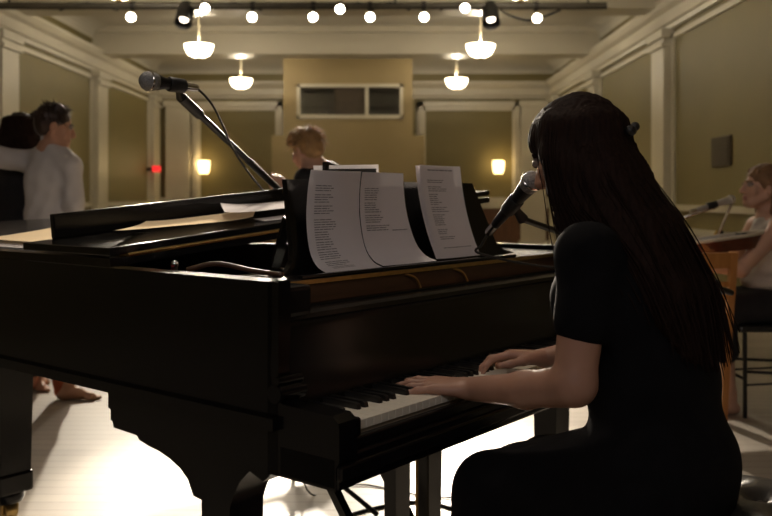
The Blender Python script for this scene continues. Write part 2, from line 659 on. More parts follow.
M['paper'] = paper_mat('white_paper', (0.74, 0.70, 0.70), .15)
M['sheet'] = paper_mat('lyric_paper', (0.76, 0.71, 0.71), .02)
M['manila'] = paper_mat('manila_paper', (0.82, 0.66, 0.44), .08)
M['ink'] = mat('printed_ink', (0.20, 0.185, 0.185), 0.8, var=.25, scale=50)
M['glass_lit'] = mat('lit_glass', (0.9, 0.85, 0.7), 0.4, var=.02, emit=(1.0, .82, .54), emit_s=14.0)
M['sconce_lit'] = mat('lit_sconce_glass', (0.9, 0.8, 0.5), 0.4, var=.02, emit=(1.0, .74, .34), emit_s=4.0)
M['bulb'] = mat('lit_lamp_face', (1, 1, 1), 0.4, var=.0, emit=(1.0, .88, .70), emit_s=28.0)
M['bulb_dim'] = mat('lit_lamp_face_aimed_away', (1, 1, 1), 0.4, var=.0, emit=(1.0, .86, .66), emit_s=6.0)
M['exit'] = mat('lit_red_panel', (0.6, 0.02, 0.02), 0.4, var=.05, emit=(1.0, .03, .03), emit_s=1.1)
M['skin'] = skin_mat('skin_fair', (0.56, 0.33, 0.235))
M['skin2'] = skin_mat('skin_warm', (0.50, 0.27, 0.18))
M['lips'] = mat('lips', (0.38, 0.17, 0.13), .4, var=.05)
M['eye'] = mat('eye', (0.22, 0.17, 0.15), .2, var=.1)
M['brow_d'] = mat('dark_brow', (0.035, 0.018, 0.012), .7, var=.1)
M['brow_l'] = mat('fair_brow', (0.22, 0.13, 0.06), .7, var=.1)
M['hair_dark'] = mat('dark_brown_hair', (0.017, 0.0085, 0.006), .72, var=.35, scale=12, stretch=(14, 14, 1), spec=.08)
M['hair_brown'] = mat('brown_hair', (0.030, 0.013, 0.007), .45, var=.4, scale=12, spec=.5, sheen=.1)
M['hair_gold'] = mat('golden_hair', (0.33, 0.185, 0.07), .6, var=.3, scale=20, spec=.5, sheen=.3)  # golden base pushed towards orange in place of the backlit rim
M['hair_blond'] = mat('dark_blond_hair', (0.19, 0.10, 0.045), .7, var=.35, scale=20, spec=.5, sheen=.2)
M['dress'] = mat('black_dress', (0.0040, 0.0036, 0.0044), .9, var=.25, scale=25, bump=.08, spec=.15)
M['shirt'] = mat('white_shirt', (0.60, 0.56, 0.55), .8, var=.05, scale=12, bump=.12)
M['blouse'] = mat('pale_blouse', (0.50, 0.45, 0.40), .8, var=.12, scale=20, bump=.25)
M['black_cloth'] = mat('black_cloth', (0.010, 0.009, 0.011), .85, var=.25, scale=20, bump=.1)
M['dark_trouser'] = mat('dark_trousers', (0.014, 0.014, 0.018), .85, var=.25, scale=20, bump=.1)
M['red_trouser'] = mat('rust_red_trousers', (0.42, 0.095, 0.035), .85, var=.15, scale=20, bump=.1)
M['leather'] = mat('black_leather', (0.020, 0.018, 0.017), .30, var=.25, scale=40, bump=.12)
M['chairwood'] = wood_mat('orange_stained_wood', (0.30, 0.115, 0.028), (0.42, 0.18, 0.05), .35, 5, (10, 10, 1), coat=.3)
M['guitar'] = wood_mat('red_brown_varnish', (0.07, 0.016, 0.008), (0.12, 0.03, 0.013), .14, 4, (1, 12, 12), coat=.6)
M['binding'] = mat('cream_binding', (0.55, 0.50, 0.40), .3, var=.05)
M['vent'] = mat('brown_vent_metal', (0.045, 0.030, 0.016), .5, var=.15)
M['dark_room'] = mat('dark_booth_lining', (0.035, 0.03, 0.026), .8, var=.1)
M['pane'] = mat('booth_glass', (0.9, 0.9, 0.9), .03, var=0, trans=1.0)

# ================================================================ THE SETTING
XL, XR, YF, YN, ZC = -4.66, 3.40, 17.9, -3.2, 3.84
struct('floor', MB().box((XL - .2, YN - .2, -.12), (XR + .2, YF + .2, 0)), M['floor'])
struct('ceiling', MB().box((XL - .2, YN - .2, ZC), (XR + .2, YF + .2, ZC + .12)), M['ceil'])
struct('wall_left', MB().box((XL - .2, YN, 0), (XL, YF, ZC)), M['olive'])
struct('wall_right', MB().box((XR, YN, 0), (XR + .2, YF, ZC)), M['olive'])
struct('wall_far', MB().box((XL - .2, YF, 0), (XR + .2, YF + .2, ZC)), M['olive'])
struct('wall_near', MB().box((XL - .2, YN - .2, 0), (XR + .2, YN, ZC)), M['black_cloth'])

# cornice along both side walls and the far wall, olive frieze above it
def cornice(sx, wall):
    s = 1 if sx < 0 else -1
    mb = MB()
    prof = [(0, 3.12), (.05, 3.12), (.06, 3.17), (.09, 3.19), (.09, 3.32), (.15, 3.36), (.19, 3.42), (.19, 3.46), (0, 3.46)]
    mb.prism([(wall + s * a, z) for a, z in prof], YN, YF, 'xz')
    return mb
struct('trim_1', cornice(-1, XL), M['cream'])
struct('trim_2', cornice(1, XR), M['cream'])
mb = MB()
prof = [(0, 3.12), (.05, 3.12), (.06, 3.17), (.09, 3.19), (.09, 3.32), (.15, 3.36), (.19, 3.42), (.19, 3.46), (0, 3.46)]
mb.prism([(YF - a, z) for a, z in prof], XL, XR, 'yz')
struct('trim_3', mb, M['cream'])
# cove where the side walls meet the ceiling
for i, (w, s) in enumerate(((XL, 1), (XR, -1))):
    pr = [(0, ZC), (.34, ZC)] + [(.34 - .34 * math.sin(t * PI / 12), ZC - .19 + .19 * math.cos(t * PI / 12)) for t in range(1, 7)]
    struct('trim_%d' % (4 + i), MB().prism([(w + s * a, z) for a, z in pr], YN, YF, 'xz'), M['ceil'])
struct('trim_60', MB().prism([(YF - a, z) for a, z in [(0, ZC), (.5, ZC)] + [(.5 - .5 * math.sin(t * PI / 12), ZC - .21 + .21 * math.cos(t * PI / 12)) for t in range(1, 7)]], XL, XR, 'yz'), M['ceil'])
# ceiling beams
for i, y in enumerate((3.5, 7.05, 10.78, 14.2)):
    mb = MB()
    mb.box((XL, y - .2, 3.43), (XR, y + .2, ZC))
    mb.box((XL, y - .23, 3.40), (XR, y + .23, 3.45))
    mb.box((XL, y - .27, 3.74), (XR, y + .27, ZC))
    struct('trim_%d' % (6 + i), mb, M['cream'])
# pilasters on the side walls
n = 10
for y in (7.05, 10.7, 14.2, 17.55):
    for w, s in ((XL, 1), (XR, -1)):
        mb = MB()
        a, b = sorted((w, w + s * .11))
        mb.box((a, y - .24, 0), (b, y + .24, 3.12))
        a2, b2 = sorted((w, w + s * .15))
        mb.box((a2, y - .28, 2.92), (b2, y + .28, 2.97))
        mb.box((a2, y - .30, 3.03), (b2, y + .30, 3.13))
        mb.box((a2, y - .28, 0), (b2, y + .28, .25))
        struct('trim_%d' % n, mb, M['cream'])
        n += 1
# moulded frames of the wall panels between the pilasters
for y0, y1 in ((3.9, 6.76), (7.34, 10.40), (11.0, 13.91), (14.49, 17.26)):
    for w, s in ((XL, 1), (XR, -1)):
        mb = MB()
        a, b = sorted((w, w + s * .035))
        mb.box((a, y0, 1.02), (b, y0 + .055, 3.06)).box((a, y1 - .055, 1.02), (b, y1, 3.06))
        mb.box((a, y0, 3.0), (b, y1, 3.06)).box((a, y0, .98), (b, y1, 1.05))
        struct('trim_%d' % n, mb, M['cream'])
        n += 1
# brown dado with a rail
for w, s, nm in ((XL, 1, 'left'), (XR, -1, 'right')):
    a, b = sorted((w, w + s * .03))
    struct('trim_%d' % n, MB().box((a, YN, .14), (b, YF, .74)), M['olive'])
    n += 1
    a, b = sorted((w, w + s * .07))
    mb = MB().box((a, YN, .72), (b, YF, .79))
    struct('trim_%d' % n, mb, M['cream'])
    n += 1
    a, b = sorted((w, w + s * .05))
    struct('baseboard_' + nm, MB().box((a, YN, 0), (b, YF, .16)), M['cream'])
struct('trim_%d' % n, MB().box((XL, YF - .05, .14), (XR, YF, .90)), M['dado'])
n += 1
struct('trim_%d' % n, MB().box((XL, YF - .09, .90), (XR, YF, 1.12)), M['cream'])
n += 1
struct('baseboard_far', MB().box((XL, YF - .07, 0), (XR, YF, .16)), M['dado'])
# far wall pilasters and the two framed bays either side of the booth
for x0, x1 in ((-4.44, -3.96), (2.72, 3.22)):
    mb = MB().box((x0, YF - .14, 0), (x1, YF, 3.06)).box((x0 - .04, YF - .18, 2.95), (x1 + .04, YF, 3.07)).box((x0 - .04, YF - .17, 0), (x1 + .04, YF, .25))
    struct('trim_%d' % n, mb, M['cream'])
    n += 1
for x0, x1 in ((-3.94, -2.06), (.62, 2.74)):
    mb = MB()
    for k, (w, t) in enumerate(((.18, .05), (.09, .10))):
        i = .0 if k == 0 else .05
        mb.box((x0 + i, YF - t, 1.12), (x0 + i + w, YF, 3.06)).box((x1 - i - w, YF - t, 1.12), (x1 - i, YF, 3.06))
        mb.box((x0 + i, YF - t, 3.06 - w + i * -.2), (x1 - i, YF, 3.06))
    struct('trim_%d' % n, mb, M['cream'])
    n += 1

# projection booth on the far wall: body with a window opening, wider below
BY = 16.55
bx0, bx1 = -1.93, .50
wx0, wx1, wz0, wz1 = -1.62, .27, 2.66, 3.20
mb = MB()
mb.box((bx0, BY, 2.28), (bx1, BY + .12, wz0)).box((bx0, BY, wz1), (bx1, BY + .12, ZC))
mb.box((bx0, BY, wz0), (wx0, BY + .12, wz1)).box((wx1, BY, wz0), (bx1, BY + .12, wz1))
mb.box((bx0, BY + .12, 2.28), (bx0 + .1, YF, ZC)).box((bx1 - .1, BY + .12, 2.28), (bx1, YF, ZC))
mb.box((-2.13, BY - .12, 0), (.72, YF, 2.28))
struct('trim_%d' % n, mb, M['tan'])
n += 1
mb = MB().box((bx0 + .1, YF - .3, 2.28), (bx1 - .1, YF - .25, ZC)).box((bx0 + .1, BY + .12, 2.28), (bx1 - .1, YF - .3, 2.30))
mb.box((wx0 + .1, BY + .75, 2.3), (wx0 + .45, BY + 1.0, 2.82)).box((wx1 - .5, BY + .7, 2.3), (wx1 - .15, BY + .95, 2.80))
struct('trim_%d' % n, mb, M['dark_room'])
n += 1
mb = MB()
for a, b in (((wx0 - .05, wz0 - .06), (wx1 + .05, wz0 + .01)), ((wx0 - .05, wz1 - .01), (wx1 + .05, wz1 + .05)), ((wx0 - .05, wz0 - .05), (wx0 + .01, wz1 + .05)),
             ((wx1 - .01, wz0 - .05), (wx1 + .05, wz1 + .05)), ((-.39, wz0), (-.33, wz1))):
    mb.box((a[0], BY - .04, a[1]), (b[0], BY + .05, b[1]))
w = struct('window_1', mb, M['cream'])
MB().box((wx0, BY + .03, wz0), (-.96, BY + .036, wz1)).box((-.36, BY + .03, wz0), (wx1, BY + .036, wz1)).build('pane', M['pane'], w)
MB().box((-.97, BY + .045, wz0), (-.36, BY + .055, wz1)).build('sliding_panel', M['vent'], w)
# small lit desk lamp inside would not be seen; the booth stays dark

# ================================================================ HOUSE LIGHTS
def light(name, kind, loc, power, col, parent=None, rad=.1, **k):
    d = bpy.data.lights.new(name, kind)
    d.energy = power
    d.color = col
    if kind in ('POINT', 'SPOT'):
        d.shadow_soft_size = rad
    for a, b in k.items():
        setattr(d, a, b)
    o = bpy.data.objects.new(name, d)
    _link(o, parent)
    o.location = loc
    return o

WARM = (1.0, .88, .69)
plabels = {(0, 0): 'white glass bowl pendant nearest the stage, at the top left edge of the photo',
           (0, 1): 'white glass bowl pendant nearest the stage, at the top right edge of the photo',
           (1, 0): 'large lit white bowl pendant hanging left of the booth window, below the lamp bar',
           (1, 1): 'large lit white bowl pendant hanging right of the booth window, below the lamp bar',
           (2, 0): 'smaller lit white bowl pendant farther back, before the left framed bay',
           (2, 1): 'smaller lit white bowl pendant farther back, before the right framed bay'}
proto = None
for i, y in enumerate((8.45, 12.0, 15.5)):
    for j, x in enumerate((-2.53, 1.27)):
        x2 = {(0, 0): -2.56, (0, 1): 1.29, (1, 0): -2.545, (1, 1): 1.286, (2, 0): -2.548, (2, 1): 1.239}[(i, j)]
        zb = 3.035
        if proto is None:
            t = thing('pendant_lamp', '', 'pendant light', (x2, y, zb))
            OFF[t.name] = Vector((0, 0, 0))
            mb = MB().lathe([(q * .84, w * .95) for q, w in [(.03, .0), (.09, .006), (.16, .035), (.205, .085), (.228, .15), (.235, .175), (.228, .178), (.20, .09), (.15, .045), (.08, .02), (.03, .015)]], n=32)
            mb.build('glass_bowl', M['glass_lit'], t, smooth=True)
            MB().lathe([(.02, -.025), (.035, -.01), (.03, .012), (.012, .02)], n=16).build('finial', M['brass'], t, smooth=True)
            MB().tube([(0, 0, .1), (0, 0, ZC - zb - .04)], .012, 12).build('stem', M['cream'], t, smooth=True, angle=40)
            MB().lathe([(.04, ZC - zb), (.035, ZC - zb - .03), (.018, ZC - zb - .05)], n=20).build('ceiling_rose', M['cream'], t, smooth=True)
            li = light('lamp_light', 'POINT', (0, 0, .205), PENDANT_W, WARM, t, .025)
            proto = t
        else:
            t = proto.copy()
            COL.objects.link(t)
            for ch in list(proto.children):
                c = ch.copy()
                COL.objects.link(c)
                c.parent = t
        t.location = (x2, y, zb)
        t['label'] = plabels[(i, j)]
        t['group'] = 'bowl pendants under the ceiling'

def sconce(x, label):
    t = thing('wall_sconce', label, 'wall light', (x, YF, 1.62), 'sconces on the far wall')
    o = Vector((x, YF, 1.62))
    mb = MB()
    pr = [(.085, -.12), (.11, -.05), (.12, .04), (.118, .15), (.112, .15), (.112, .04), (.10, -.05), (.08, -.11)]
    k, vs, fs = 14, [], []
    for r, h in pr:
        for a in range(k + 1):
            w = PI + PI * a / k
            vs.append((x + r * math.cos(w), YF - .012 + r * math.sin(w), 1.72 + h))
    for a in range(len(pr) - 1):
        for b in range(k):
            fs.append((a * (k + 1) + b, a * (k + 1) + b + 1, (a + 1) * (k + 1) + b + 1, (a + 1) * (k + 1) + b))
    mb.add(vs, fs)
    mb.build('glass_shade', M['sconce_lit'], t, smooth=True)
    MB().box((x - .07, YF - .02, 1.6), (x + .07, YF, 1.84), 0, .006).build('back_plate', M['brass'], t)
    light('lamp_light', 'POINT', Vector((x, YF - .16, 1.80)) - o, SCONCE_W, (1.0, .70, .32), t, .06)
sconce(-3.69, 'glowing yellow wall sconce in the left framed bay of the far wall')
sconce(2.28, 'glowing yellow wall sconce in the right framed bay of the far wall')

t = thing('exit_sign', 'small lit red exit sign beside the corner pilaster at left', 'exit sign', (-4.55, 17.2, 1.58))
MB().box((-4.55, 17.17, 1.62), (-4.40, 17.23, 1.74), 0, .008).build('face', M['exit'], t)
MB().box((-4.66, 17.18, 1.64), (-4.54, 17.22, 1.70)).build('bracket', M['black_metal'], t)
tag(MB().box((-4.66, 16.5, 1.60), (-4.63, 16.62, 1.78), 0, .006).build('thermostat', M['cream'], off=(-4.65, 16.56, 1.60)),
    'small pale thermostat box on the left wall before the red sign', 'thermostat')
t = thing('wall_vent', 'dark brown square vent on the right wall above the blonde woman', 'vent', (XR, 8.9, 1.46))
MB().box((XR - .025, 8.66, 1.45), (XR, 9.16, 1.75), 0, .006).build('frame', M['vent'], t)
mb = MB()
for k in range(7):
    z = 1.485 + k * .038
    mb.box((XR - .034, 8.70, z), (XR - .024, 9.12, z + .02))
mb.build('louvres', M['vent'], t)

# stage lighting bar with its lamps, hung under the second beam
BZ, BYY = 3.22, 9.6
t = thing('lighting_bar', 'long dark pipe hung across the hall carrying the stage lamps', 'lighting bar', (-.5, BYY, BZ))
MB().tube([(XL + .1, BYY, BZ), (2.4, BYY, BZ)], .040, 14).build('pipe', M['bar_grey'], t, smooth=True, angle=40)
for x in (-4.1, -2.0, .1, 2.2):
    MB().tube([(x, BYY, BZ), (x, BYY, ZC)], .012, 8).build('hanger_rod', M['black_metal'], t, smooth=True, angle=40)
c0 = eye(330, 4, BYY)
for x0, x1, sg in ((345, 372, .10), (372, 410, .13), (440, 480, .10), (500, 560, .12), (60, 118, .08), (208, 262, .07)):
    a, b = eye(x0, 10, BYY), eye(x1, 10, BYY)
    pts = [a, a * .75 + b * .25 + V(0, -.02, .05 if x0 < 480 else -sg * .7), a * .5 + b * .5 + V(0, -.03, .07 if x0 < 480 else -sg), a * .25 + b * .75 + V(0, -.02, .04 if x0 < 480 else -sg * .6), b]
    MB().tube(bez(pts, 8), .013, 8).build('cable', M['rubber'], t, smooth=True)

lamps = [  # px, py, kind, relative power, label
    (131, 17, 'low', 1.0, 'round lit stage lamp under the bar, first from the left'),
    (184, 19, 'can', .4, 'dark lamp can pointing down, left of the nearer left pendant'),
    (205, 8, 'high', 1.0, 'bright stage lamp above the left pendant, level with the bar'),
    (252, 17, 'low', 1.0, 'round lit stage lamp right of the left pendant, under the bar'),
    (313, 17, 'low', 1.0, 'round lit stage lamp above the left end of the booth window'),
    (340, 9, 'high', 1.6, 'brightest stage lamp, level with the bar above the booth window'),
    (370, 17, 'low', 1.0, 'round lit stage lamp above the right half of the booth window'),
    (424, 17, 'low', 1.0, 'round lit stage lamp right of the booth, under the bar'),
    (465, 8, 'high', 1.2, 'bright stage lamp level with the bar, just left of the right can'),
    (491, 19, 'can', .4, 'dark lamp can pointing down, right above the right pendant'),
    (537, 18, 'low', 1.2, 'last round lit stage lamp at the right, above the singer'),
]
aims = [(-1.7, 4.2), (-1.0, 3.6), (-.7, 3.8), (-.4, 3.4), (.0, 3.4), (-.1, 3.25), (.4, 3.8), (.8, 4.1), (.9, 3.4), (1.2, 3.6), (1.6, 3.8)]
for (px, py, kd, pw, lb), am in zip(lamps, aims):
    c = eye(px, py, BYY - .08)
    tgt = Vector((am[0], am[1], .3))
    if kd == 'can':
        tgt = Vector((c.x, c.y - 2.4, 0))
    d = (tgt - c).normalized()
    t = thing('stage_lamp', lb, 'stage light', c, 'lamps along the lighting bar')
    s = .052
    MB().lathe([(.0, -.165), (.028, -.16), (.034, -.10), (.05, -.04), (s, 0), (s, .012), (s * .94, .012), (s * .9, .002)], c, d, 24).build('housing', M['black_metal'] if kd != 'low' else M['cream'], t, smooth=True, angle=50)
    MB().lathe([(.0, .004), (s * .5, .012), (s * .9, .006), (s * .93, -.004), (0, -.006)][::-1], c, d, 24).build('lens', M['bulb'] if kd != 'can' else M['bulb_dim'], t, smooth=True)
    top = Vector((c.x, BYY, BZ))
    bk = c - d * .1
    mb = MB().tube([bk, (bk + top) / 2 + V(0, .0, .0), top], .011, 8)
    mb.lathe([(.05, -.025), (.05, .025)], top, (1, 0, 0), 14)
    mb.build('clamp', M['black_metal'], t, smooth=True, angle=40)
    if kd == 'can':
        MB().lathe([(.088, -.20), (.092, -.05), (.094, .07), (.088, .07), (.086, -.05), (.08, -.2)], c, d, 24).build('barrel', M['black_metal'], t, smooth=True, angle=50)
    e = KEY_W * {340: 1.1, 131: .20, 205: .05, 313: .6, 370: .55, 424: .5}.get(px, 0) or PAR_W
    li = light('lamp_beam', 'SPOT', d * .03, e, (1.0, .87, .70), t, .045, spot_size=math.radians(25 if px in (340, 313, 370, 424) else 34), spot_blend=.4)
    li.rotation_euler = d.to_track_quat('-Z', 'Y').to_euler()

# ================================================================ GRAND PIANO (coordinates along the piano's own axes)
PW = 1.56
DZ = .950
RZ0, RZ1 = .69, .98
outline = [(0, .13), (0, 1.0), (0, 2.0)] + [(.0 + .11 * (1 - math.cos(a)), 2.12 + .13 * math.sin(a)) for a in (0.0, .5, 1.0, 1.5)] + \
          [(.36, 2.27)] + [tuple(q)[:2] for q in bez([(.50, 2.25, 0), (.63, 2.12, 0), (.70, 1.9, 0), (.79, 1.6, 0), (.92, 1.33, 0), (1.10, 1.12, 0), (1.33, .95, 0), (1.48, .78, 0), (PW, .56, 0)], 5)] + [(PW, .13)]
def inset(poly, d):
    out = []
    k = len(poly)
    for i in range(k):
        a, b, c = Vector(poly[i - 1]), Vector(poly[i]), Vector(poly[(i + 1) % k])
        e1, e2 = (b - a).normalized(), (c - b).normalized()
        n1, n2 = Vector((e1.y, -e1.x)), Vector((e2.y, -e2.x))
        m = (n1 + n2)
        m = m / max(.35, m.length_squared) * 2 if m.length > 1e-6 else n1
        out.append(tuple(b + m * d))
    return out
cen = (.6, 1.0)
inn = inset(outline, .055)
if (Vector(inn[1]) - Vector(cen)).length > (Vector(outline[1]) - Vector(cen)).length:
    inn = inset(outline, -.055)
piano = thing('grand_piano', 'black grand piano with open music desk, turned-up lid front and carved legs', 'piano', (0, 0, 0), piano=True)

k = len(outline)
mb = MB()
vs = [(x, y, RZ0) for x, y in outline] + [(x, y, RZ1) for x, y in outline] + [(x, y, RZ0) for x, y in inn] + [(x, y, RZ1) for x, y in inn]
fs = []
for i in range(k):
    j = (i + 1) % k
    if i == k - 1:
        continue        # open at the front, towards the keys
    fs += [(i, j, k + j, k + i), (2 * k + j, 2 * k + i, 3 * k + i, 3 * k + j), (k + i, k + j, 3 * k + j, 3 * k + i), (j, i, 2 * k + i, 2 * k + j)]
fs += [(0, k, 3 * k, 2 * k), (k - 1, 2 * k - 1, 4 * k - 1, 3 * k - 1)]
mb.add(vs, fs)
for i in range(k - 1):      # moulding along the bottom edge of the rim
    a, b = Vector((*outline[i], RZ0 + .012)), Vector((*outline[i + 1], RZ0 + .012))
    mb.bar(a, b, .03, .024)
rim = mb.build('rim', M['lacquer'], piano)
# soundboard, plate, strings, tuning pins, felt
MB().prism(inn, .74, .75).build('soundboard', M['interior'], piano)
plate = MB().prism([q for q in inset(outline, .09 if inn == inset(outline, .055) else -.09)], .835, .85)
plate.build('iron_plate', M['iron'], piano)
MB().box((.056, .40, .835), (PW - .056, .60, .885)).build('pin_block', M['interior'], piano)
mb = MB()
for i in range(60):
    u = .12 + i * .0222
    for q in range(2):
        mb.tube([(u + q * .01, .44 + .05 * q, .885), (u + q * .01, .44 + .05 * q, .915)], .0035, 6)
mb.build('tuning_pins', M['chrome'], piano)['kind'] = 'stuff'
mb = MB()
for i in range(70):
    u = .1 + i * .0195
    ve = 2.0 - max(0, (u - .45)) * 1.05
    mb.tube([(u, .62, .875), (u - .02, ve, .872)], .0012, 4)
mb.build('strings', M['chrome'], piano)['kind'] = 'stuff'
MB().box((.056, .585, .885), (PW - .056, .625, .90)).build('felt_strip', M['felt'], piano)
MB().box((.056, .55, .955), (.085, .66, .972)).build('felt_strip', M['felt'], piano)
# inner lining of the rim with the slide rails the music desk runs on
MB().box((.055, .16, .90), (.13, .66, .965), 0, .01).build('desk_rail', M['lacquer_worn'], piano)
MB().box((PW - .13, .16, .90), (PW - .055, .66, .965), 0, .01).build('desk_rail', M['lacquer_worn'], piano)
mb = MB().tube([(.10, .58, .966), (.10, .58, .985)], .008, 10).ball((.10, .58, .988), .010, 12)
mb.build('rail_knob', M['chrome'], piano, smooth=True, angle=50)
MB().tube(bez([(.12, .56, .975), (.16, .50, .990), (.2, .42, .975), (.22, .34, .968)], 8), .006, 8).build('rail_strip', M['interior'], piano, smooth=True)

# key bed, slip, blocks, arms
MB().box((.0, -.025, .60), (PW, .13, .665), 0, .006).box((.0, .13, .60), (PW, .55, .69)).build('key_bed', M['lacquer'], piano)
mb = MB().box((.045, -.018, .665), (PW - .045, .0, .688), 0, .004).box((.0, -.034, .618), (PW, -.02, .648), 0, .005)
mb.build('key_slip', M['lacquer_worn'], piano)
def arm_prof():
    p = [(.16, .60), (.16, .98), (.148, .98), (.146, .93), (.148, .86), (.152, .815), (.150, .79)]
    cx, cz, r = .138, .760, .020
    p += [(cx + r * math.cos(a), cz + r * math.sin(a)) for a in [PI * .35 + i * PI / 12 for i in range(12)]]
    p += [(.115, .742), (.02, .740), (-.012, .740), (-.028, .728), (-.030, .715), (-.030, .655), (-.022, .645), (-.022, .60)]
    return p
for u0, u1 in ((0, .052), (PW - .052, PW)):
    a = MB().prism(arm_prof(), u0, u1, 'yz').build('arm', M['lacquer'], piano, smooth=True, angle=35)
    mb = MB().tube([(u0 - .004, .138, .760), (u1 + .02, .138, .760)], .0185, 18).tube([(u0 - .003, .134, .785), (u1 + .016, .134, .785)], .009, 14)
    mb.build('scroll', M['lacquer'], a, smooth=True, angle=40)
KU0, KP = .090, .02355
KU1 = KU0 + 52 * KP
mb = MB().box((.052, -.012, .665), (KU0 - .003, .16, .722), 0, .006)
mb.build('key_block', M['lacquer'], piano)
MB().box((KU1 + .003, -.012, .665), (PW - .052, .16, .722), 0, .006).build('key_block', M['lacquer'], piano)
pat = 'WBWWBWBWWBWB'
wi = 0
whites, blacks = [], []
for i in range(88):
    c = pat[i % 12]
    if c == 'W':
        whites.append(KU0 + wi * KP)
        wi += 1
    else:
        blacks.append(KU0 + wi * KP)
for u in whites:
    MB().box((u + .0005, .0, .693), (u + KP - .0005, .155, .712), 0, .0012).build('white_key', M['ivory'], piano)
for u in blacks:
    MB().prism([(.055, .705), (.060, .722), (.068, .7245), (.155, .7245), (.155, .705)], u - .0055, u + .0055, 'yz').build('black_key', M['ebony'], piano)
MB().box((KU0, .006, .668), (KU1, .155, .692)).build('key_frame', M['keywood'], piano)

# fallboard with its mouldings
prof = [(.156, .70), (.156, .735), (.176, .80), (.196, .868), (.194, .884), (.186, .890), (.188, .900), (.200, .906), (.232, .906), (.232, .895), (.212, .885), (.195, .80), (.18, .70)]
MB().prism(prof, .054, PW - .054, 'yz').build('fallboard', M['lacquer_worn'], piano, smooth=True, angle=25)
MB().box((.054, .232, .70), (PW - .054, .25, .912), 0, .003).build('name_board', M['lacquer'], piano)
MB().box((.13, .262, .80), (PW - .13, .29, DZ)).build('action_rail', M['interior'], piano)
MB().box((.135, .250, .895), (.205, .262, .925), 0, .006).build('desk_hinge', M['brass'], piano)

# music desk: shelf, stop ledge, tilted board with flaring ends
shelf = MB().box((.125, .255, DZ), (PW - .125, .46, DZ + .014), 0, .003).build('music_shelf', M['lacquer'], piano)
MB().box((.125, .2535, DZ + .002), (PW - .125, .2565, DZ + .012)).build('gilt_edge', M['brass'], shelf)
MB().box((.20, .258, DZ + .014), (1.14, .272, DZ + .022), 0, .002).build('page_stop', M['lacquer'], shelf)
for u in (.58, .80):
    MB().tube(bez([(u, .262, DZ), (u + .03, .250, DZ - .012), (u + .045, .245, DZ - .035), (u + .048, .243, DZ - .055)], 6), .0035, 8).build('wire_hook', M['brass'], shelf, smooth=True)
LEAN = .055 / .235
def desk_pt(u, z, t=0):
    return (u, .359 + (z - .964) * .15 + t, z)
pl = []
zt, zb = 1.190, .964
L = bez([(.285, 0, zt), (.284, 0, 1.12), (.282, 0, 1.05), (.276, 0, .995), (.243, 0, zb)], 5)
Rr = bez([(1.30, 0, zb), (1.21, 0, .99), (1.17, 0, 1.05), (1.135, 0, 1.12), (1.10, 0, zt)], 5)
pl = [(q.x, q.z) for q in L] + [(q.x, q.z) for q in Rr]
kk = len(pl)
mb = MB()
vs = [desk_pt(u, z) for u, z in pl] + [desk_pt(u, z, .016) for u, z in pl]
fs = [tuple(range(kk)), tuple(range(kk, 2 * kk))[::-1]] + [(i, (i + 1) % kk, kk + (i + 1) % kk, kk + i) for i in range(kk)]
mb.add(vs, fs)
desk = mb.build('music_desk', M['lacquer'], piano)
MB().bar((.30, .385, .968), (.30, .45, .968), .03, .012).bar((.30, .45, .968), (.30, .402, 1.10), .03, .008).build('prop_strut', M['lacquer'], desk)
MB().bar((.95, .385, .968), (.95, .45, .968), .03, .012).bar((.95, .45, .968), (.95, .402, 1.10), .03, .008).build('prop_strut', M['lacquer'], desk)

# lid on its short prop: raised along the curved side, hinged along the straight side
LT = math.atan(.086)
HV = .674
LZ = RZ1 + .004
lid_out = [(-.012, HV), (-.012, 2.0)] + [(x - .012 * (1 if x < .3 else -1), y + (.012 if y > 1.8 else 0)) for x, y in outline if y > 1.99 or (y > HV and x > .3)] + [(PW + .10, .70), (PW + .10, HV)]
OFFL = Vector((0, 0, LZ))
lid = MB().prism([(x, y) for x, y in lid_out], LZ, LZ + .020).build('lid', M['lacquer_lid'], piano, off=OFFL)
lid.location = OFFL
lid.rotation_euler = (0, -LT, 0)
OFF[lid.name] = OFFL
MB().box((-.012, HV - .002, LZ + .026), (PW + .10, 1.06, LZ + .045), 0, .003).build('front_flap', M['lacquer_lid'], lid)
MB().box((.035, HV - .004, LZ + .0185), (PW - .02, HV + .03, LZ + .028)).tube([(.035, HV - .004, LZ + .0235), (PW - .02, HV - .004, LZ + .0235)], .0045, 10).build('piano_hinge', M['brass'], lid, smooth=True, angle=40)
MB().box((.07, 1.040, LZ + .045), (PW + .04, 1.060, LZ + .112), 0, .003).build('turned_up_lip', M['lacquer'], lid)
MB().bar((PW - .06, .82, .97), (PW - .07, .83, 1.105), .018, .02).build('lid_prop', M['lacquer'], piano)

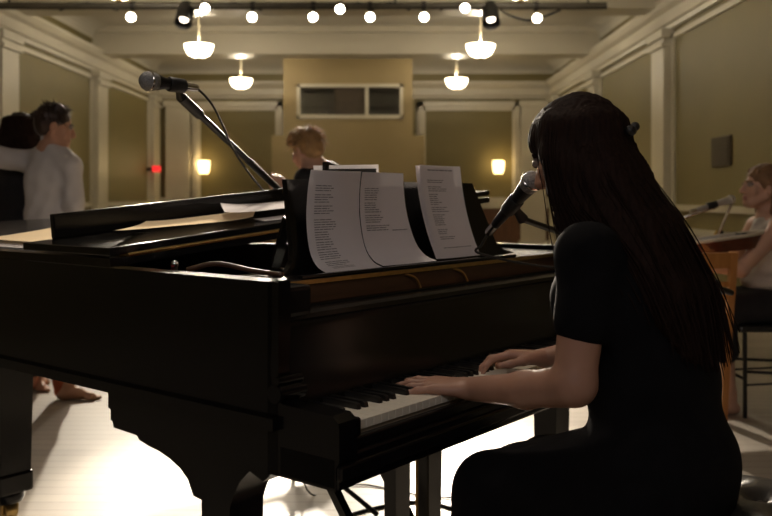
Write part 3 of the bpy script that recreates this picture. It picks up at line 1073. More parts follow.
# legs: deep scrolled brackets tapering to a turned foot and caster
def leg(v0, u0, w, label=None):
    """v0: front edge of the shaft; bracket sweeps back towards the tail"""
    pr = [(v0 - .13, .60), (v0 - .10, .575), (v0 - .06, .588), (v0 - .03, .56), (v0 - .012, .53), (v0, .50), (v0 + .004, .32), (v0 + .006, .20), (v0 + .084, .20), (v0 + .088, .40),
          (v0 + .091, .497), (v0 + .118, .500), (v0 + .123, .508), (v0 + .136, .532), (v0 + .164, .552), (v0 + .20, .566), (v0 + .24, .576), (v0 + .275, .580), (v0 + .312, .588), (v0 + .320, .597),
          (v0 + .412, .600), (v0 + .416, .614), (v0 + .424, .616), (v0 + .424, .642), (v0 + .434, .644), (v0 + .434, .69), (v0 - .13, .69)]
    l = MB().prism(pr, u0, u0 + w, 'yz').build('leg', M['lacquer'], piano, smooth=True, angle=30)
    c = v0 + .045
    uc = u0 + w / 2
    MB().box((u0 - .008, v0 - .005, .15), (u0 + w + .008, v0 + .095, .205), 0, .01).build('foot_block', M['lacquer'], l)
    mb = MB().lathe([(.03, .06), (.045, .075), (.052, .11), (.045, .145), (.042, .155)], (uc, c, 0), n=24)
    mb.build('turned_foot', M['lacquer'], l, smooth=True, angle=50)
    cm = MB().tube([(uc, c, .07), (uc, c, .035)], .014, 12)
    cm.bar((uc - .03, c, .055), (uc - .03, c + .01, .02), .006, .03).bar((uc + .03, c, .055), (uc + .03, c + .01, .02), .006, .03)
    cm.bar((uc - .033, c, .056), (uc + .033, c, .056), .03, .006)
    cm.build('caster_fork', M['brass'], l)
    MB().tube([(uc - .022, c, .033), (uc + .022, c, .033)], .033, 20).build('caster_wheel', M['brass'], l, smooth=True, angle=40)
    return l
leg(.285, .012, .095)
leg(.285, PW - .107, .095)
# straight tapered tail leg
u, v = .395, 1.90
mb = MB()
for (z0, z1, a, b) in ((.56, .69, .065, .065), (.17, .56, .062, .056)):
    vs = [(u + s * a, v + t * a, z1) for s, t in ((-1, -1), (1, -1), (1, 1), (-1, 1))] + [(u + s * b, v + t * b, z0) for s, t in ((-1, -1), (1, -1), (1, 1), (-1, 1))]
    mb.add(vs, [(0, 1, 2, 3), (7, 6, 5, 4), (0, 4, 5, 1), (1, 5, 6, 2), (2, 6, 7, 3), (3, 7, 4, 0)])
l = mb.build('leg', M['lacquer'], piano)
MB().box((u - .064, v - .064, .10), (u + .064, v + .064, .175), 0, .01).build('foot_block', M['lacquer'], l)
MB().lathe([(.03, .055), (.05, .065), (.058, .085), (.05, .105)], (u, v, 0), n=24).build('turned_foot', M['lacquer'], l, smooth=True, angle=50)
MB().tube([(u, v, .06), (u, v, .03)], .013, 12).bar((u - .028, v, .055), (u - .028, v, .02), .006, .03).bar((u + .028, v, .055), (u + .028, v, .02), .006, .03).build('caster_fork', M['brass'], l)
MB().tube([(u - .022, v, .031), (u + .022, v, .031)], .031, 20).build('caster_wheel', M['brass'], l, smooth=True, angle=40)
# rail under the rim
MB().box((.06, .60, .66), (PW - .1, .70, .69)).bar((.2, .65, .675), (.42, 1.85, .675), .07, .05).bar((1.3, .62, .675), (.5, 1.85, .675), .07, .05).build('under_beams', M['lacquer_worn'], piano)

# pedal lyre with braces
lyre = MB()
LY = .30
for u in (.598, .742):
    vs = []
    for z, h, w in ((.60, .034, .022), (.40, .030, .020), (.15, .026, .018)):
        vs += [(u + s * h, LY + t * w, z) for s, t in ((-1, -1), (1, -1), (1, 1), (-1, 1))]
    fs = [(0, 1, 2, 3), (11, 10, 9, 8)]
    for b in (0, 4):
        fs += [(b + i, b + 4 + i, b + 4 + (i + 1) % 4, b + (i + 1) % 4) for i in range(4)]
    lyre.add(vs, fs)
lyre.box((.54, LY - .05, .572), (.80, LY + .05, .602), 0, .004)
lyre = lyre.build('pedal_lyre', M['lacquer'], piano)
MB().box((.50, LY - .07, .09), (.84, LY + .06, .16), 0, .008).build('pedal_box', M['lacquer'], lyre)
for u in (.575, .67, .765):
    MB().tube(bez([(u, LY - .06, .09), (u, LY - .12, .095), (u, LY - .17, .085), (u, LY - .20, .07)], 5), [.011] * 5 + [.012] * 4 + [.015] * 4 + [.018] * 3, 10, squash=.45).build('pedal', M['brass'], lyre, smooth=True)
for u in (.665,):
    MB().tube([(u - .02, LY, .16), (u - .02, LY, .60)], .004, 8).tube([(u + .02, LY, .16), (u + .02, LY, .60)], .004, 8).build('trapwork_rods', M['brass'], lyre)
for u in (.56, .78):
    MB().bar((u, .72, .66), (u, LY + .05, .17), .026, .022).build('brace', M['lacquer'], lyre)
MB().bar((.56, .52, .425), (.78, .52, .425), .018, .018).build('brace_tie', M['lacquer'], lyre)

# ================================================================ SHEETS AND PAPERS
def sheet(name, label, u0, u1, prof, skew=0.0, lines=None, title=False, material='sheet', bow=.0, seed=1, group=None, cat='sheet of lyrics', top=None):
    """prof: (v, z) from the foot of the page up; skew shifts the head sideways"""
    pp = bez([(0, a, b) for a, b in prof], 6)
    ln = [0]
    for i in range(1, len(pp)):
        ln.append(ln[-1] + (pp[i] - pp[i - 1]).length)
    tot = ln[-1]
    def at(s, t, off=0.0):
        d = t * tot
        i = 0
        while i < len(ln) - 2 and ln[i + 1] < d:
            i += 1
        f = (d - ln[i]) / max(1e-9, ln[i + 1] - ln[i])
        q = pp[i].lerp(pp[i + 1], f)
        tg = (pp[i + 1] - pp[i]).normalized()
        nrm = Vector((0, -tg.z, tg.y))
        q = q + nrm * (off + bow * (s - .5) ** 2 * 4 * (.3 + .7 * t))
        a0, a1 = (u0, u1) if top is None else (u0 + (top[0] - u0) * t, u1 + (top[1] - u1) * t)
        return Vector((a0 + (a1 - a0) * s + skew * t, q.y, q.z))
    base = at(.5, 0)
    mb = MB().grid(lambda a, b: at(a, b), 14, 24)
    if lines:
        r = random.Random(seed)
        def word(s0, s1, t, h):
            for q in range(2):
                a, b = s0 + (s1 - s0) * q / 2, s0 + (s1 - s0) * (q + 1) / 2
                mb.add([at(a, t, .0005), at(b, t, .0005), at(b, t + h, .0005), at(a, t + h, .0005)], [(0, 1, 2, 3)], 1)
        if title:
            s = .2
            while s < .72:
                w = r.uniform(.06, .12)
                word(s, s + w, .945, .012)
                s += w + .02
        for (t0, t1, s0, mn, mx) in lines:
            t = t0
            while t > t1:
                end = s0 + r.uniform(mn, mx)
                s = s0
                while s < end - .02:
                    w = min(r.uniform(.05, .14), end - s)
                    word(s, s + w, t, .0075)
                    s += w + .011
                t -= .0215
    o = mb.build(name, [M[material], M['ink']], None, smooth=True, off=base, fixn=False)
    o.location = P(*base)
    o.rotation_euler = (0, 0, TH)
    return tag(o, label, cat, group)
SZ = DZ + .0225
p_left = [(.281, SZ - .003), (.317, SZ + .012), (.342, 1.02), (.355, 1.09), (.353, 1.16), (.344, 1.212)]
para = [(.86, .80, .12, .25, .36), (.78, .70, .12, .22, .34), (.68, .60, .12, .2, .36), (.56, .47, .12, .25, .38), (.45, .38, .12, .22, .34), (.36, .29, .12, .22, .34), (.27, .19, .12, .25, .4), (.17, .12, .16, .3, .45), (.1, .06, .2, .3, .5)]
sheet('lyric_sheet', 'curled typed lyric sheet, left of the joined pair on the music desk', .3115, .525, p_left, 0, para, False, bow=-.008, seed=3, top=(.3266, .514), group='lyric sheets on the music desk')
p_mid = [(.287, SZ - .001), (.320, SZ + .013), (.346, 1.022), (.360, 1.092), (.359, 1.16), (.351, 1.212)]
para2 = [(.84, .72, .10, .26, .36), (.70, .60, .10, .22, .36), (.58, .50, .10, .3, .42), (.48, .42, .10, .4, .5), (.43, .42, .62, .25, .32)]
sheet('lyric_sheet', 'curled lyric sheet with short verse, between the left page and the upright page', .523, .7595, p_mid, 0, para2, False, bow=.004, seed=5, top=(.513, .686), group='lyric sheets on the music desk')
p_r = [(.305, SZ + .001), (.330, 1.03), (.352, 1.10), (.366, 1.17), (.374, 1.238)]
para3 = [(.84, .80, .16, .3, .42), (.77, .72, .16, .3, .5), (.69, .58, .16, .2, .3), (.55, .50, .16, .3, .5), (.47, .36, .16, .2, .3), (.31, .25, .18, .2, .3), (.23, .19, .18, .3, .45), (.11, .09, .18, .6, .7)]
sheet('lyric_sheet', 'upright titled lyric sheet standing alone at the right on the music desk', .800, 1.006, p_r, -.012, para3, True, bow=.006, seed=9, group='lyric sheets on the music desk')
sheet('lyric_sheet', 'back sheet peeping out at the left edge of the upright titled page', .790, .975, [(.312, SZ + .001), (.336, 1.03), (.358, 1.10), (.372, 1.17), (.3795, 1.236)], -.014, None, bow=.006, group='lyric sheets on the music desk')
# folder behind the pair of sheets
t = thing('folder', 'black clip folder holding white paper, poking up behind the pair of sheets', 'folder', (.5, .385, SZ), piano=True)
zz = 1.224
MB().add([desk_pt(.40, 1.12, -.006), desk_pt(.60, 1.115, -.006), desk_pt(.625, zz, -.006), desk_pt(.42, zz - .006, -.006),
          desk_pt(.40, 1.12, -.003), desk_pt(.60, 1.115, -.003), desk_pt(.625, zz, -.002), desk_pt(.42, zz - .006, -.002)],
         [(0, 1, 2, 3), (7, 6, 5, 4), (0, 4, 5, 1), (1, 5, 6, 2), (2, 6, 7, 3), (3, 7, 4, 0)]).build('cover', M['black_plastic'], t)
MB().add([desk_pt(.38, 1.12, -.0015), desk_pt(.62, 1.115, -.0015), desk_pt(.645, zz + .012, .001), desk_pt(.385, zz + .002, .001)], [(0, 1, 2, 3)]).build('page', M['paper'], t, fixn=False)
q = desk_pt(.42, zz, -.010)
MB().box((q[0] - .008, q[1] - .004, q[2] - .02), (q[0] + .008, q[1] + .006, q[2] + .012), 0, .002).build('clip', M['black_metal'], t)

def lid_pt(u, v, h):
    """point h above the flap's (or lid's) local surface"""
    return Vector((u * math.cos(LT) - h * math.sin(LT), v, LZ + u * math.sin(LT) + h * math.cos(LT)))
def loose(name, label, corners, h0, lift, material, cat, seed):
    r = random.Random(seed)
    ph = [r.uniform(0, 6) for _ in range(4)]
    c = [Vector((*q, 0)) for q in corners]
    def fn(a, b):
        q = c[0].lerp(c[1], a).lerp(c[3].lerp(c[2], a), b)
        w = (.5 + .5 * math.sin(3.1 * a + ph[0])) * (.5 + .5 * math.cos(2.6 * b + ph[1]))
        ed = (2 * a - 1) ** 4 * .6 + (2 * b - 1) ** 4 * .4
        return lid_pt(q.x, q.y, h0 + .001 + lift * (.55 * w + ed * .5))
    base = lid_pt(*((c[0] + c[2]) / 2)[:2], h0)
    o = MB().grid(fn, 18, 14).build(name, M[material], None, smooth=True, off=base, fixn=False)
    o.location = P(*base)
    o.rotation_euler = (0, 0, TH)
    return tag(o, label, cat)
FH = .045
loose('manila_sheet', 'long tan sheet lying flat on the turned-back lid flap', [(.075, .79), (.50, .735), (.74, .98), (.34, 1.01)], FH + .010, .018, 'manila', 'paper', 4)
loose('loose_paper', 'crumpled white page lying on the lid flap beside the music desk', [(.44, .78), (.72, .715), (.97, .95), (.60, .985)], FH + .026, .024, 'paper', 'paper', 11)
loose('loose_paper', 'flat white page sticking out under the crumpled one on the lid flap', [(.52, .705), (.80, .70), (.86, .80), (.56, .80)], FH + .002, .005, 'paper', 'paper', 17)
loose('manila_sheet', 'tan sheet on the main lid at the left edge of the photo', [(.075, 1.085), (.33, 1.10), (.33, 1.50), (.075, 1.46)], .030, .006, 'manila', 'paper', 5)
loose('loose_paper', 'white page under the tan sheet at the left edge of the photo', [(.03, 1.08), (.30, 1.09), (.28, 1.42), (.03, 1.40)], .0205, .005, 'paper', 'paper', 6)

# ================================================================ MICROPHONES AND STANDS
def microphone(label, head, tail, grille='grille', r=.0255, hm='black_metal', cable=None, loc_base=None):
    head, tail = Vector(head), Vector(tail)
    d = (head - tail).normalized()
    ln = (head - tail).length
    t = thing('microphone', label, 'microphone', tail)
    MB().lathe([(.004, ln + r * .9), (r * .55, ln + r * .78), (r * .87, ln + r * .45), (r, ln), (r * .93, ln - r * .5), (r * .8, ln - r * .95)], tail, d, 28).build('grille', M[grille], t, smooth=True)
    MB().lathe([(r * .98, ln - r * .12), (r * 1.04, ln - r * .06), (r * 1.04, ln + r * .06), (r * .98, ln + r * .12)], tail, d, 28).build('grille_band', M['chrome'], t, smooth=True, angle=40)
    MB().lathe([(.010, .0), (.0115, .004), (.0125, .02), (.0155, ln * .6), (r * .82, ln - r * 1.05), (r * .82, ln - r * .9), (.012, ln - r * .85)], tail, d, 24).build('handle', M[hm], t, smooth=True, angle=40)
    MB().lathe([(.0095, -.035), (.0105, -.03), (.0105, .004), (.009, .004)], tail, d, 18).build('plug', M['chrome'], t, smooth=True, angle=40)
    return t, d
# tall boom stand behind the piano with its microphone at upper left
h1, t1 = eye(148.5, 81, 2.22), eye(186, 86.5, 2.31)
microphone('black stage microphone with grey ball head on the boom at upper left', h1, t1)
clipc = h1.lerp(t1, .74)
pivot = Vector((-.335, 3.27, 1.115))
st = thing('microphone_stand', 'black tripod boom stand behind the piano reaching up to the left', 'microphone stand', (-.335, 3.27, 0))
bs = eye(181, 97, 2.33)
MB().tube([bs, bs.lerp(pivot, .5)], .0095, 12).tube([bs.lerp(pivot, .5), pivot, pivot + (pivot - bs).normalized() * .12], .0115, 12).build('boom', M['black_metal'], st, smooth=True, angle=40)
MB().tube([pivot + (pivot - bs).normalized() * .12, pivot + (pivot - bs).normalized() * .22], .022, 16).build('counterweight', M['black_metal'], st, smooth=True, angle=40)
e = bs.lerp(pivot, .12)
MB().tube([bs, e], .0145, 14).build('boom_sleeve', M['black_plastic'], st, smooth=True, angle=40)
mb = MB().tube([clipc, clipc.lerp(bs, .6), bs], [.011, .009, .013], 12)
ax = (h1 - t1).normalized()
mb.lathe([(.0165, -.025), (.0185, -.022), (.0195, .022), (.0175, .025)], clipc, ax, 18)
mb.build('microphone_clip', M['black_plastic'], st, smooth=True, angle=40)
MB().tube([(-.335, 3.27, .12), (-.335, 3.27, .70)], .0125, 12).tube([(-.335, 3.27, .68), (-.335, 3.27, 1.115)], .009, 12).build('pole', M['black_metal'], st, smooth=True, angle=40)
MB().tube([(-.335, 3.27, .66), (-.335, 3.27, .73)], .018, 14).tube([(-.36, 3.27, 1.115), (-.31, 3.27, 1.115)], .022, 14).build('clutch', M['black_plastic'], st, smooth=True, angle=40)
for a in (1.7, 3.8, 5.9):
    MB().tube([(-.335, 3.27, .22), (-.335 + .33 * math.cos(a), 3.27 + .33 * math.sin(a), .012)], .009, 10).build('leg', M['black_metal'], st, smooth=True, angle=40)
def cable(name, label, pts, r=.0033, n=10):
    pts = [Vector(p) for p in pts]
    o = MB().tube(bez(pts, n), r, 8).build(name, M['rubber'], None, smooth=True, off=pts[-1])
    o.location = pts[-1]
    return tag(o, label, 'cable')
dd = (h1 - t1).normalized()
a0 = t1 - dd * .02
cable('microphone_cable', 'thin black cable looping from the upper left microphone down its boom', [a0, eye(200, 91, 2.36), eye(213, 106, 2.42), eye(224, 128, 2.5), eye(232, 147, 2.62), eye(246, 169, 2.80), eye(262, 189, 3.02), eye(276, 204, 3.2), Vector((-.36, 3.31, .90)), Vector((-.33, 3.33, .45)), Vector((-.30, 3.36, .03)), Vector((-.1, 3.5, .006)), Vector((.25, 3.35, .005)), Vector((.5, 3.7, .005))])
cable('floor_cable', 'grey cable curving along the lit floor under the piano', [(-.28, 2.96, .006), (-.18, 3.12, .006), (.0, 3.26, .006), (.15, 3.30, .006), (.32, 3.22, .006), (.6, 3.5, .006)], .006)

# the singer's microphone on a boom from the far right
h2, t2 = P(.575, -.112, 1.184), P(.640, .028, 1.078)
microphone('black microphone with grey mesh head right before the singer\'s mouth', h2, t2)
cl = h2.lerp(t2, .52)
st = thing('microphone_stand', 'black boom stand behind the singer holding her microphone', 'microphone stand', P(1.66, -.16, 0))
bp = P(1.66, -.16, .86)
b2 = cl + V(.03, .03, -.035)
MB().tube([b2, b2.lerp(bp, .6)], .008, 12).tube([b2.lerp(bp, .55), bp + (bp - b2).normalized() * .15], .0105, 12).build('boom', M['black_metal'], st, smooth=True, angle=40)
mb = MB().tube([cl, cl.lerp(b2, .5), b2], [.011, .010, .014], 12)
mb.lathe([(.0165, -.025), (.0185, -.022), (.0195, .022), (.0175, .025)], cl, (h2 - t2).normalized(), 18)
mb.build('microphone_clip', M['black_plastic'], st, smooth=True, angle=40)
MB().tube([P(1.66, -.16, .015), P(1.66, -.16, .88)], .011, 12).build('pole', M['black_metal'], st, smooth=True, angle=40)
MB().lathe([(.02, .03), (.12, .02), (.128, .012), (.128, 0)], P(1.66, -.16, 0), n=28).build('base', M['black_metal'], st, smooth=True, angle=40)
MB().tube([bp + V(-.02, -.02, 0), bp + V(.02, .02, 0)], .02, 14).build('clutch', M['black_plastic'], st, smooth=True, angle=40)
d2 = (h2 - t2).normalized()
cable('microphone_cable', 'short black cable hanging from the singer\'s microphone', [t2 - d2 * .03, t2 - d2 * .07 + V(0, .0, -.01), P(.72, .12, 1.0), P(.95, .05, .955), P(1.25, -.08, .93), P(1.55, -.15, .85), P(1.68, -.17, .5), P(1.70, -.18, .03), P(1.8, -.25, .006)])

# microphone at the right, before the blonde woman
h3, t3 = eye(731, 199.5, 4.78), eye(696, 210, 4.74)
microphone('silver-edged microphone on a short stand before the blonde woman\'s face', h3, t3, 'grille_lit', 0.026, 'steel')
st = thing('microphone_stand', 'slim stand with angled boom before the blonde woman at right', 'microphone stand', eye(707, 300, 5.1) * 1)
base3 = eye(704, 300, 5.1)
base3.z = 0
st.location = base3
OFF[st.name] = base3
c3 = h3.lerp(t3, .55)
pv = base3 + V(0, 0, .88)
MB().tube([eye(684, 217.5, 4.82), eye(714, 207, 4.78)], .009, 10).build('boom', M['chrome'], st, smooth=True, angle=40)
MB().tube([eye(714, 207, 4.78), c3], .013, 10).lathe([(.016, -.03), (.020, -.025), (.020, .025), (.016, .03)], c3, (h3 - t3).normalized(), 16).build('microphone_clip', M['black_plastic'], st, smooth=True, angle=40)
MB().tube([eye(731, 205, 4.79), eye(722, 226, 4.9), eye(712, 249, 5.06)], .0085, 10).build('strut', M['chrome'], st, smooth=True, angle=40)
MB().tube([eye(717, 231, 4.95), eye(705, 249, 5.06), pv], .007, 10).build('strut', M['brass'], st, smooth=True, angle=40)
MB().tube([base3 + V(0, 0, .02), pv, eye(714, 248, 5.06)], .011, 12).tube([eye(714, 248, 5.06), eye(721, 232, 4.95)], .014, 12).build('pole', M['black_metal'], st, smooth=True, angle=40)
MB().lathe([(.02, .03), (.12, .02), (.128, .012), (.128, 0)], base3, n=28).build('base', M['black_metal'], st, smooth=True, angle=40)

# ================================================================ BENCH AND CHAIRS
t = thing('piano_bench', 'tufted black leather piano bench the singer sits on', 'bench', (.575, -.54, 0), piano=True)
bu0, bu1, bv0, bv1 = .17, .98, -.735, -.365
MB().box((bu0 + .01, bv0 + .01, .36), (bu1 - .01, bv1 - .01, .435), 0, .006).build('frame', M['lacquer'], t)
nu, nv = 60, 30
btn = [(bu0 + .10 + .1525 * i, bv0 + .095 + .18 * j) for i in range(5) for j in range(2)] + [(bu0 + .176 + .1525 * i, bv0 + .185) for i in range(4)]
def cush(a, b):
    u, v = bu0 + (bu1 - bu0) * a, bv0 + (bv1 - bv0) * b
    ed = min(a * (bu1 - bu0), (1 - a) * (bu1 - bu0), b * (bv1 - bv0), (1 - b) * (bv1 - bv0))
    z = .435 + .062 * min(1, (ed / .05)) ** .5
    for x, y in btn:
        r2 = ((u - x) ** 2 + (v - y) ** 2)
        z -= .024 * math.exp(-r2 / .0011)
    return (u, v, z)
c = MB().grid(cush, nu, nv).build('cushion', M['leather'], t, smooth=True)
for x, y in btn:
    MB().ball((x, y, .475), (.011, .011, .006), 12).build('button', M['leather'], c, smooth=True)
for u in (bu0 + .045, bu1 - .045):
    for v in (bv0 + .045, bv1 - .045):
        MB().tube([(u, v, .36), (u, v, .02), (u, v, 0)], [.027, .018, .016], 12).build('leg', M['lacquer'], t, smooth=True, angle=40)

def chair_local(bx, by, rz):
    c, s = math.cos(rz), math.sin(rz)
    return lambda x, y, z: Vector((bx + c * x - s * y, by + s * x + c * y, z))
# orange wooden chair: back towards the camera
fw = chair_local(1.515, 4.36, math.radians(8))
t = thing('wooden_chair', 'orange stained wooden chair with slatted back, right behind the singer', 'chair', fw(0, 0, 0))
for s in (-1, 1):
    MB().bar(fw(.185 * s, .05, 0), fw(.185 * s, 0, .46), .034, .036, up=(0, 1, 0)).bar(fw(.185 * s, 0, .45), fw(.185 * s, -.06, .875), .032, .036, up=(0, 1, 0)).build('back_post', M['chairwood'], t)
    MB().bar(fw(.175 * s, .39, 0), fw(.175 * s, .39, .44), .036, .036, up=(0, 1, 0)).build('leg', M['chairwood'], t)
    MB().bar(fw(.18 * s, .02, .22), fw(.175 * s, .39, .22), .018, .028).build('stretcher', M['chairwood'], t)
mb = MB().bar(fw(-.175, -.056, .83), fw(.175, -.056, .835), .02, .075)
mb.build('top_rail', M['chairwood'], t)
for z in (.715, .652, .56):
    MB().bar(fw(-.175, -.06 * (z - .45) / .42 , z), fw(.175, -.06 * (z - .45) / .42, z), .016, .026).build('slat', M['chairwood'], t)
b = MB()
p = [fw(-.205, .0, .445), fw(.205, .0, .445), fw(.215, .42, .445), fw(-.215, .42, .445)]
q = [x + V(0, 0, .028) for x in p]
b.add(p + q, [(3, 2, 1, 0), (4, 5, 6, 7), (0, 1, 5, 4), (1, 2, 6, 5), (2, 3, 7, 6), (3, 0, 4, 7)])
b.build('seat', M['chairwood'], t)
# black metal chair of the blonde woman
t = thing('metal_chair', 'black metal framed chair under the blonde woman at right', 'chair', (2.07, 4.76, 0))
for x in (1.86, 2.28):
    for y in (4.57, 4.96):
        MB().tube([(x, y, 0), (x, y, .45 if x < 2 else .84)], .011, 10).build('leg', M['black_metal'], t, smooth=True, angle=40)
for y in (4.57, 4.96):
    MB().tube([(1.86, y, .24), (2.28, y, .22)], .008, 8).tube([(1.86, y, .17), (2.28, y, .19)], .006, 8).build('rung', M['black_metal'], t, smooth=True)
MB().tube([(1.86, 4.57, .20), (1.86, 4.96, .20)], .008, 8).tube([(2.28, 4.57, .2), (2.28, 4.96, .2)], .008, 8).build('rung', M['black_metal'], t, smooth=True)
MB().box((1.83, 4.55, .445), (2.30, 4.98, .475), 0, .01).build('seat', M['leather'], t)
MB().box((2.27, 4.57, .62), (2.295, 4.96, .86), 0, .008).build('backrest', M['leather'], t)

# guitar on the blonde woman's knee, leaning back
t = thing('guitar', 'red brown guitar with cream edge lying across the blonde woman\'s lap', 'guitar', (1.76, 4.66, .84))
def gbody(n=48):
    out = []
    for i in range(n):
        a = 2 * PI * i / n
        x = .245 * math.cos(a)
        w = .185 - .035 * math.cos(2 * a + .2) * .6 - .03 * (math.cos(a) > 0) * math.cos(a)
        out.append((x, w * math.sin(a) * (1 - .16 * math.exp(-((x - .03) / .07) ** 2))))
    return out
gp = gbody()
ga = Vector((.97, -.12, .14)).normalized()
gn = Vector((-.05, .03, 1.0)); gn = (gn - ga * gn.dot(ga)).normalized()
gb = gn.cross(ga)
gc = Vector((1.76, 4.66, .885))
def gw(x, y, z):
    return gc + ga * x + gb * y + gn * z
k = len(gp)
mb = MB().add([gw(x, y, -.025) for x, y in gp] + [gw(x, y, .045) for x, y in gp], [tuple(range(k))[::-1], tuple(range(k, 2 * k))] + [(i, (i + 1) % k, k + (i + 1) % k, k + i) for i in range(k)])
mb.build('guitar_body', M['guitar'], t, smooth=True, angle=40)
MB().tube([gw(x, y, .045) for x, y in gp] + [gw(*gp[0], .045)], .009, 8).build('binding', M['binding'], t, smooth=True)
MB().lathe([(.048, 0), (.05, .002), (0, .002)], gw(-.05, 0, .045), gn, 24).build('sound_hole', M['black_plastic'], t)
MB().bar(gw(-.22, 0, .05), gw(-.60, 0, .055), .048, .022, up=gn).build('neck', M['guitar'], t)
MB().bar(gw(-.60, 0, .05), gw(-.75, 0, .03), .065, .016, up=gn).build('headstock', M['guitar'], t)
MB().bar(gw(.12, -.06, .05), gw(.12, .06, .05), .025, .01, up=gn).build('bridge', M['black_plastic'], t)

# ================================================================ PEOPLE
# ---- the singer at the keyboard (piano axes: x right of her, y towards the keys)
sg = thing('person', 'woman with long dark hair in a black dress playing the piano', 'person', (.55, -.45, 0), piano=True)
HC = np.array((.55, -.232, 1.243))
HF = (0.02, .93, -.36)
B = Body()
add_head(B, HC, HF, (0, .3, 1), .98, True)
B.cone((.55, -.262, 1.17), (.55, -.33, 1.06), .046, .056, .03)
B.chain([(.55, -.335, 1.045), (.55, -.36, .92), (.55, -.40, .76), (.55, -.43, .62)], [.085, .105, .095, .12], .05)
for s in (-1, 1):
    B.cone((.55 + .05 * s, -.335, 1.06), (.55 + .165 * s, -.335, 1.035), .05, .052, .04)
    B.ell((.55 + .075 * s, -.295, .94), (.06, .055, .065), None, .04)
    B.cone((.55 + .09 * s, -.43, .59), (.55 + .105 * s, -.09, .51), .085, .055, .04)
    B.cone((.55 + .105 * s, -.09, .51), (.55 + .11 * s, .0, .12), .056, .036, .02)
    B.cone((.55 + .11 * s, -.03, .06), (.55 + .115 * s, .15, .035), .036, .026, .02)
WL = np.array((.425, -.040, .722))
WR = np.array((.735, -.062, .748))
B.chain([(.383, -.345, 1.03), (.352, -.330, .79)], [.050, .041], .03)
B.chain([(.352, -.330, .780), (.39, -.20, .748), WL], [.042, .037, .0255], .02)
B.chain([(.717, -.335, 1.03), (.775, -.30, .79)], [.050, .041], .03)
B.chain([(.775, -.30, .785), (.762, -.19, .782), WR], [.042, .037, .0255], .02)
add_hand(B, WL, (-.40, .91, .05), (-.12, 0, 1), +1, (6, 12, 10), 7, .98, thumb=(30, 12))
add_hand(B, WR, (-.42, .90, .06), (.12, .1, 1), -1, (16, 32, 24), 7, .98, thumb=(38, 14))
lo, hi = B.bounds()
B.build('body', [M['skin_sg'], M['lips'], M['eye'], M['brow_d']], sg, [
    ((None, None, 1.105), (None, None, None), .0035),
    ((None, None, .66), (None, -.105, 1.108), .0075),
    ((None, None, None), (None, None, .6635), .0075),
    ((None, -.108, .66), (None, None, .86), .0030)])
# dress: fitted top with short sleeves, long full skirt over the knees
D = Body()
D.chain([(.55, -.337, 1.035), (.55, -.362, .92), (.55, -.405, .77), (.55, -.425, .62)], [.094, .118, .108, .138], .06)
D.ell((.55, -.37, .93), (.172, .118, .15), None, .05)
D.ell((.55, -.405, .78), (.148, .115, .14), None, .06)
D.ell((.55, -.425, .60), (.195, .135, .12), None, .06)
for s in (-1, 1):
    D.cone((.55 + .06 * s, -.335, 1.052), (.55 + .160 * s, -.335, 1.035), .050, .060, .04)
    D.ell((.55 + .075 * s, -.290, .935), (.072, .070, .078), None, .04)
    D.cone((.55 + .165 * s, -.345, 1.035), (.55 + (.180 if s < 0 else .2) * s, -.340, .905), .057, .059, .03)
    D.ell((.55 + (.182 if s < 0 else .2) * s, -.340, .825), (.052, .058, .045), None, .01, 0, cut=True)
    D.cone((.55 + .09 * s, -.43, .58), (.55 + .115 * s, -.085 - (.02 if s > 0 else 0), .505 - (.012 if s > 0 else 0)), .100, .068, .06)
    D.chain([(.55 + .115 * s, -.085 - (.02 if s > 0 else 0), .503 - (.012 if s > 0 else 0)), (.55 + .135 * s, -.06, .35), (.55 + .15 * s, -.035, .14)], [.068, .074, .085], .05)
    D.chain([(.55 + .15 * s, -.42, .50), (.55 + .20 * s, -.30, .30), (.55 + .21 * s, -.18, .14)], [.10, .10, .09], .08)
D.chain([(.55, -.42, .56), (.55, -.09, .503)], [.12, .064], .06)
D.cone((.435, -.088, .503), (.650, -.10, .497), .064, .060, .05)
D.chain([(.55, -.08, .47), (.55, -.03, .16)], [.065, .08], .06)
D.chain([(.55, -.25, .45), (.55, -.14, .16)], [.14, .14], .1)
def folds(X):
    a = np.arctan2(X[..., 0] - .55, X[..., 1] + .25)
    w = np.clip((.62 - X[..., 2]) / .3, 0, 1) * np.clip((X[..., 1] + .55) / .3, 0, 1)
    return .007 * w * np.sin(a * 13 + X[..., 2] * 5) + .0022 * np.sin(X[..., 2] * 55 + X[..., 0] * 30) * np.clip((.85 - np.abs(X[..., 2] - .75) * 6), 0, 1)
D.build('dress', M['dress'], sg, h=.0085, noise=folds)
# hair: falls from the crown over the ears, the shoulders and the back
CR = np.array((.55, -.245, 1.338))
def mir(g):
    return [(1.1 - x, y, z) for x, y, z in g]
g0 = [CR, (.500, -.195, 1.308), (.474, -.205, 1.245), (.470, -.232, 1.165), (.466, -.252, 1.10), (.455, -.268, 1.045)]
g1 = [CR, (.480, -.220, 1.308), (.458, -.235, 1.240), (.455, -.255, 1.16), (.450, -.280, 1.09), (.435, -.310, 1.04)]
g2 = [CR, (.474, -.248, 1.300), (.456, -.262, 1.22), (.450, -.300, 1.13), (.445, -.375, 1.055), (.435, -.440, .95)]
g3 = [CR, (.490, -.292, 1.296), (.475, -.332, 1.20), (.470, -.400, 1.09), (.465, -.465, .96), (.46, -.500, .87)]
g4 = [CR, (.525, -.312, 1.300), (.520, -.352, 1.20), (.518, -.425, 1.09), (.515, -.485, .96), (.51, -.510, .83)]
guides = [g0, g1, g2, g3, g4, mir(g4), mir(g3), mir(g2), mir(g1), mir(g0)]
guides = [[np.array(q, float) for q in g] for g in guides]
H = Body()
R = frame3(HF, (0, .3, 1))
H.ell(HC + R @ np.array((0, -.013, .040)), (.083, .108, .087), R, .02)
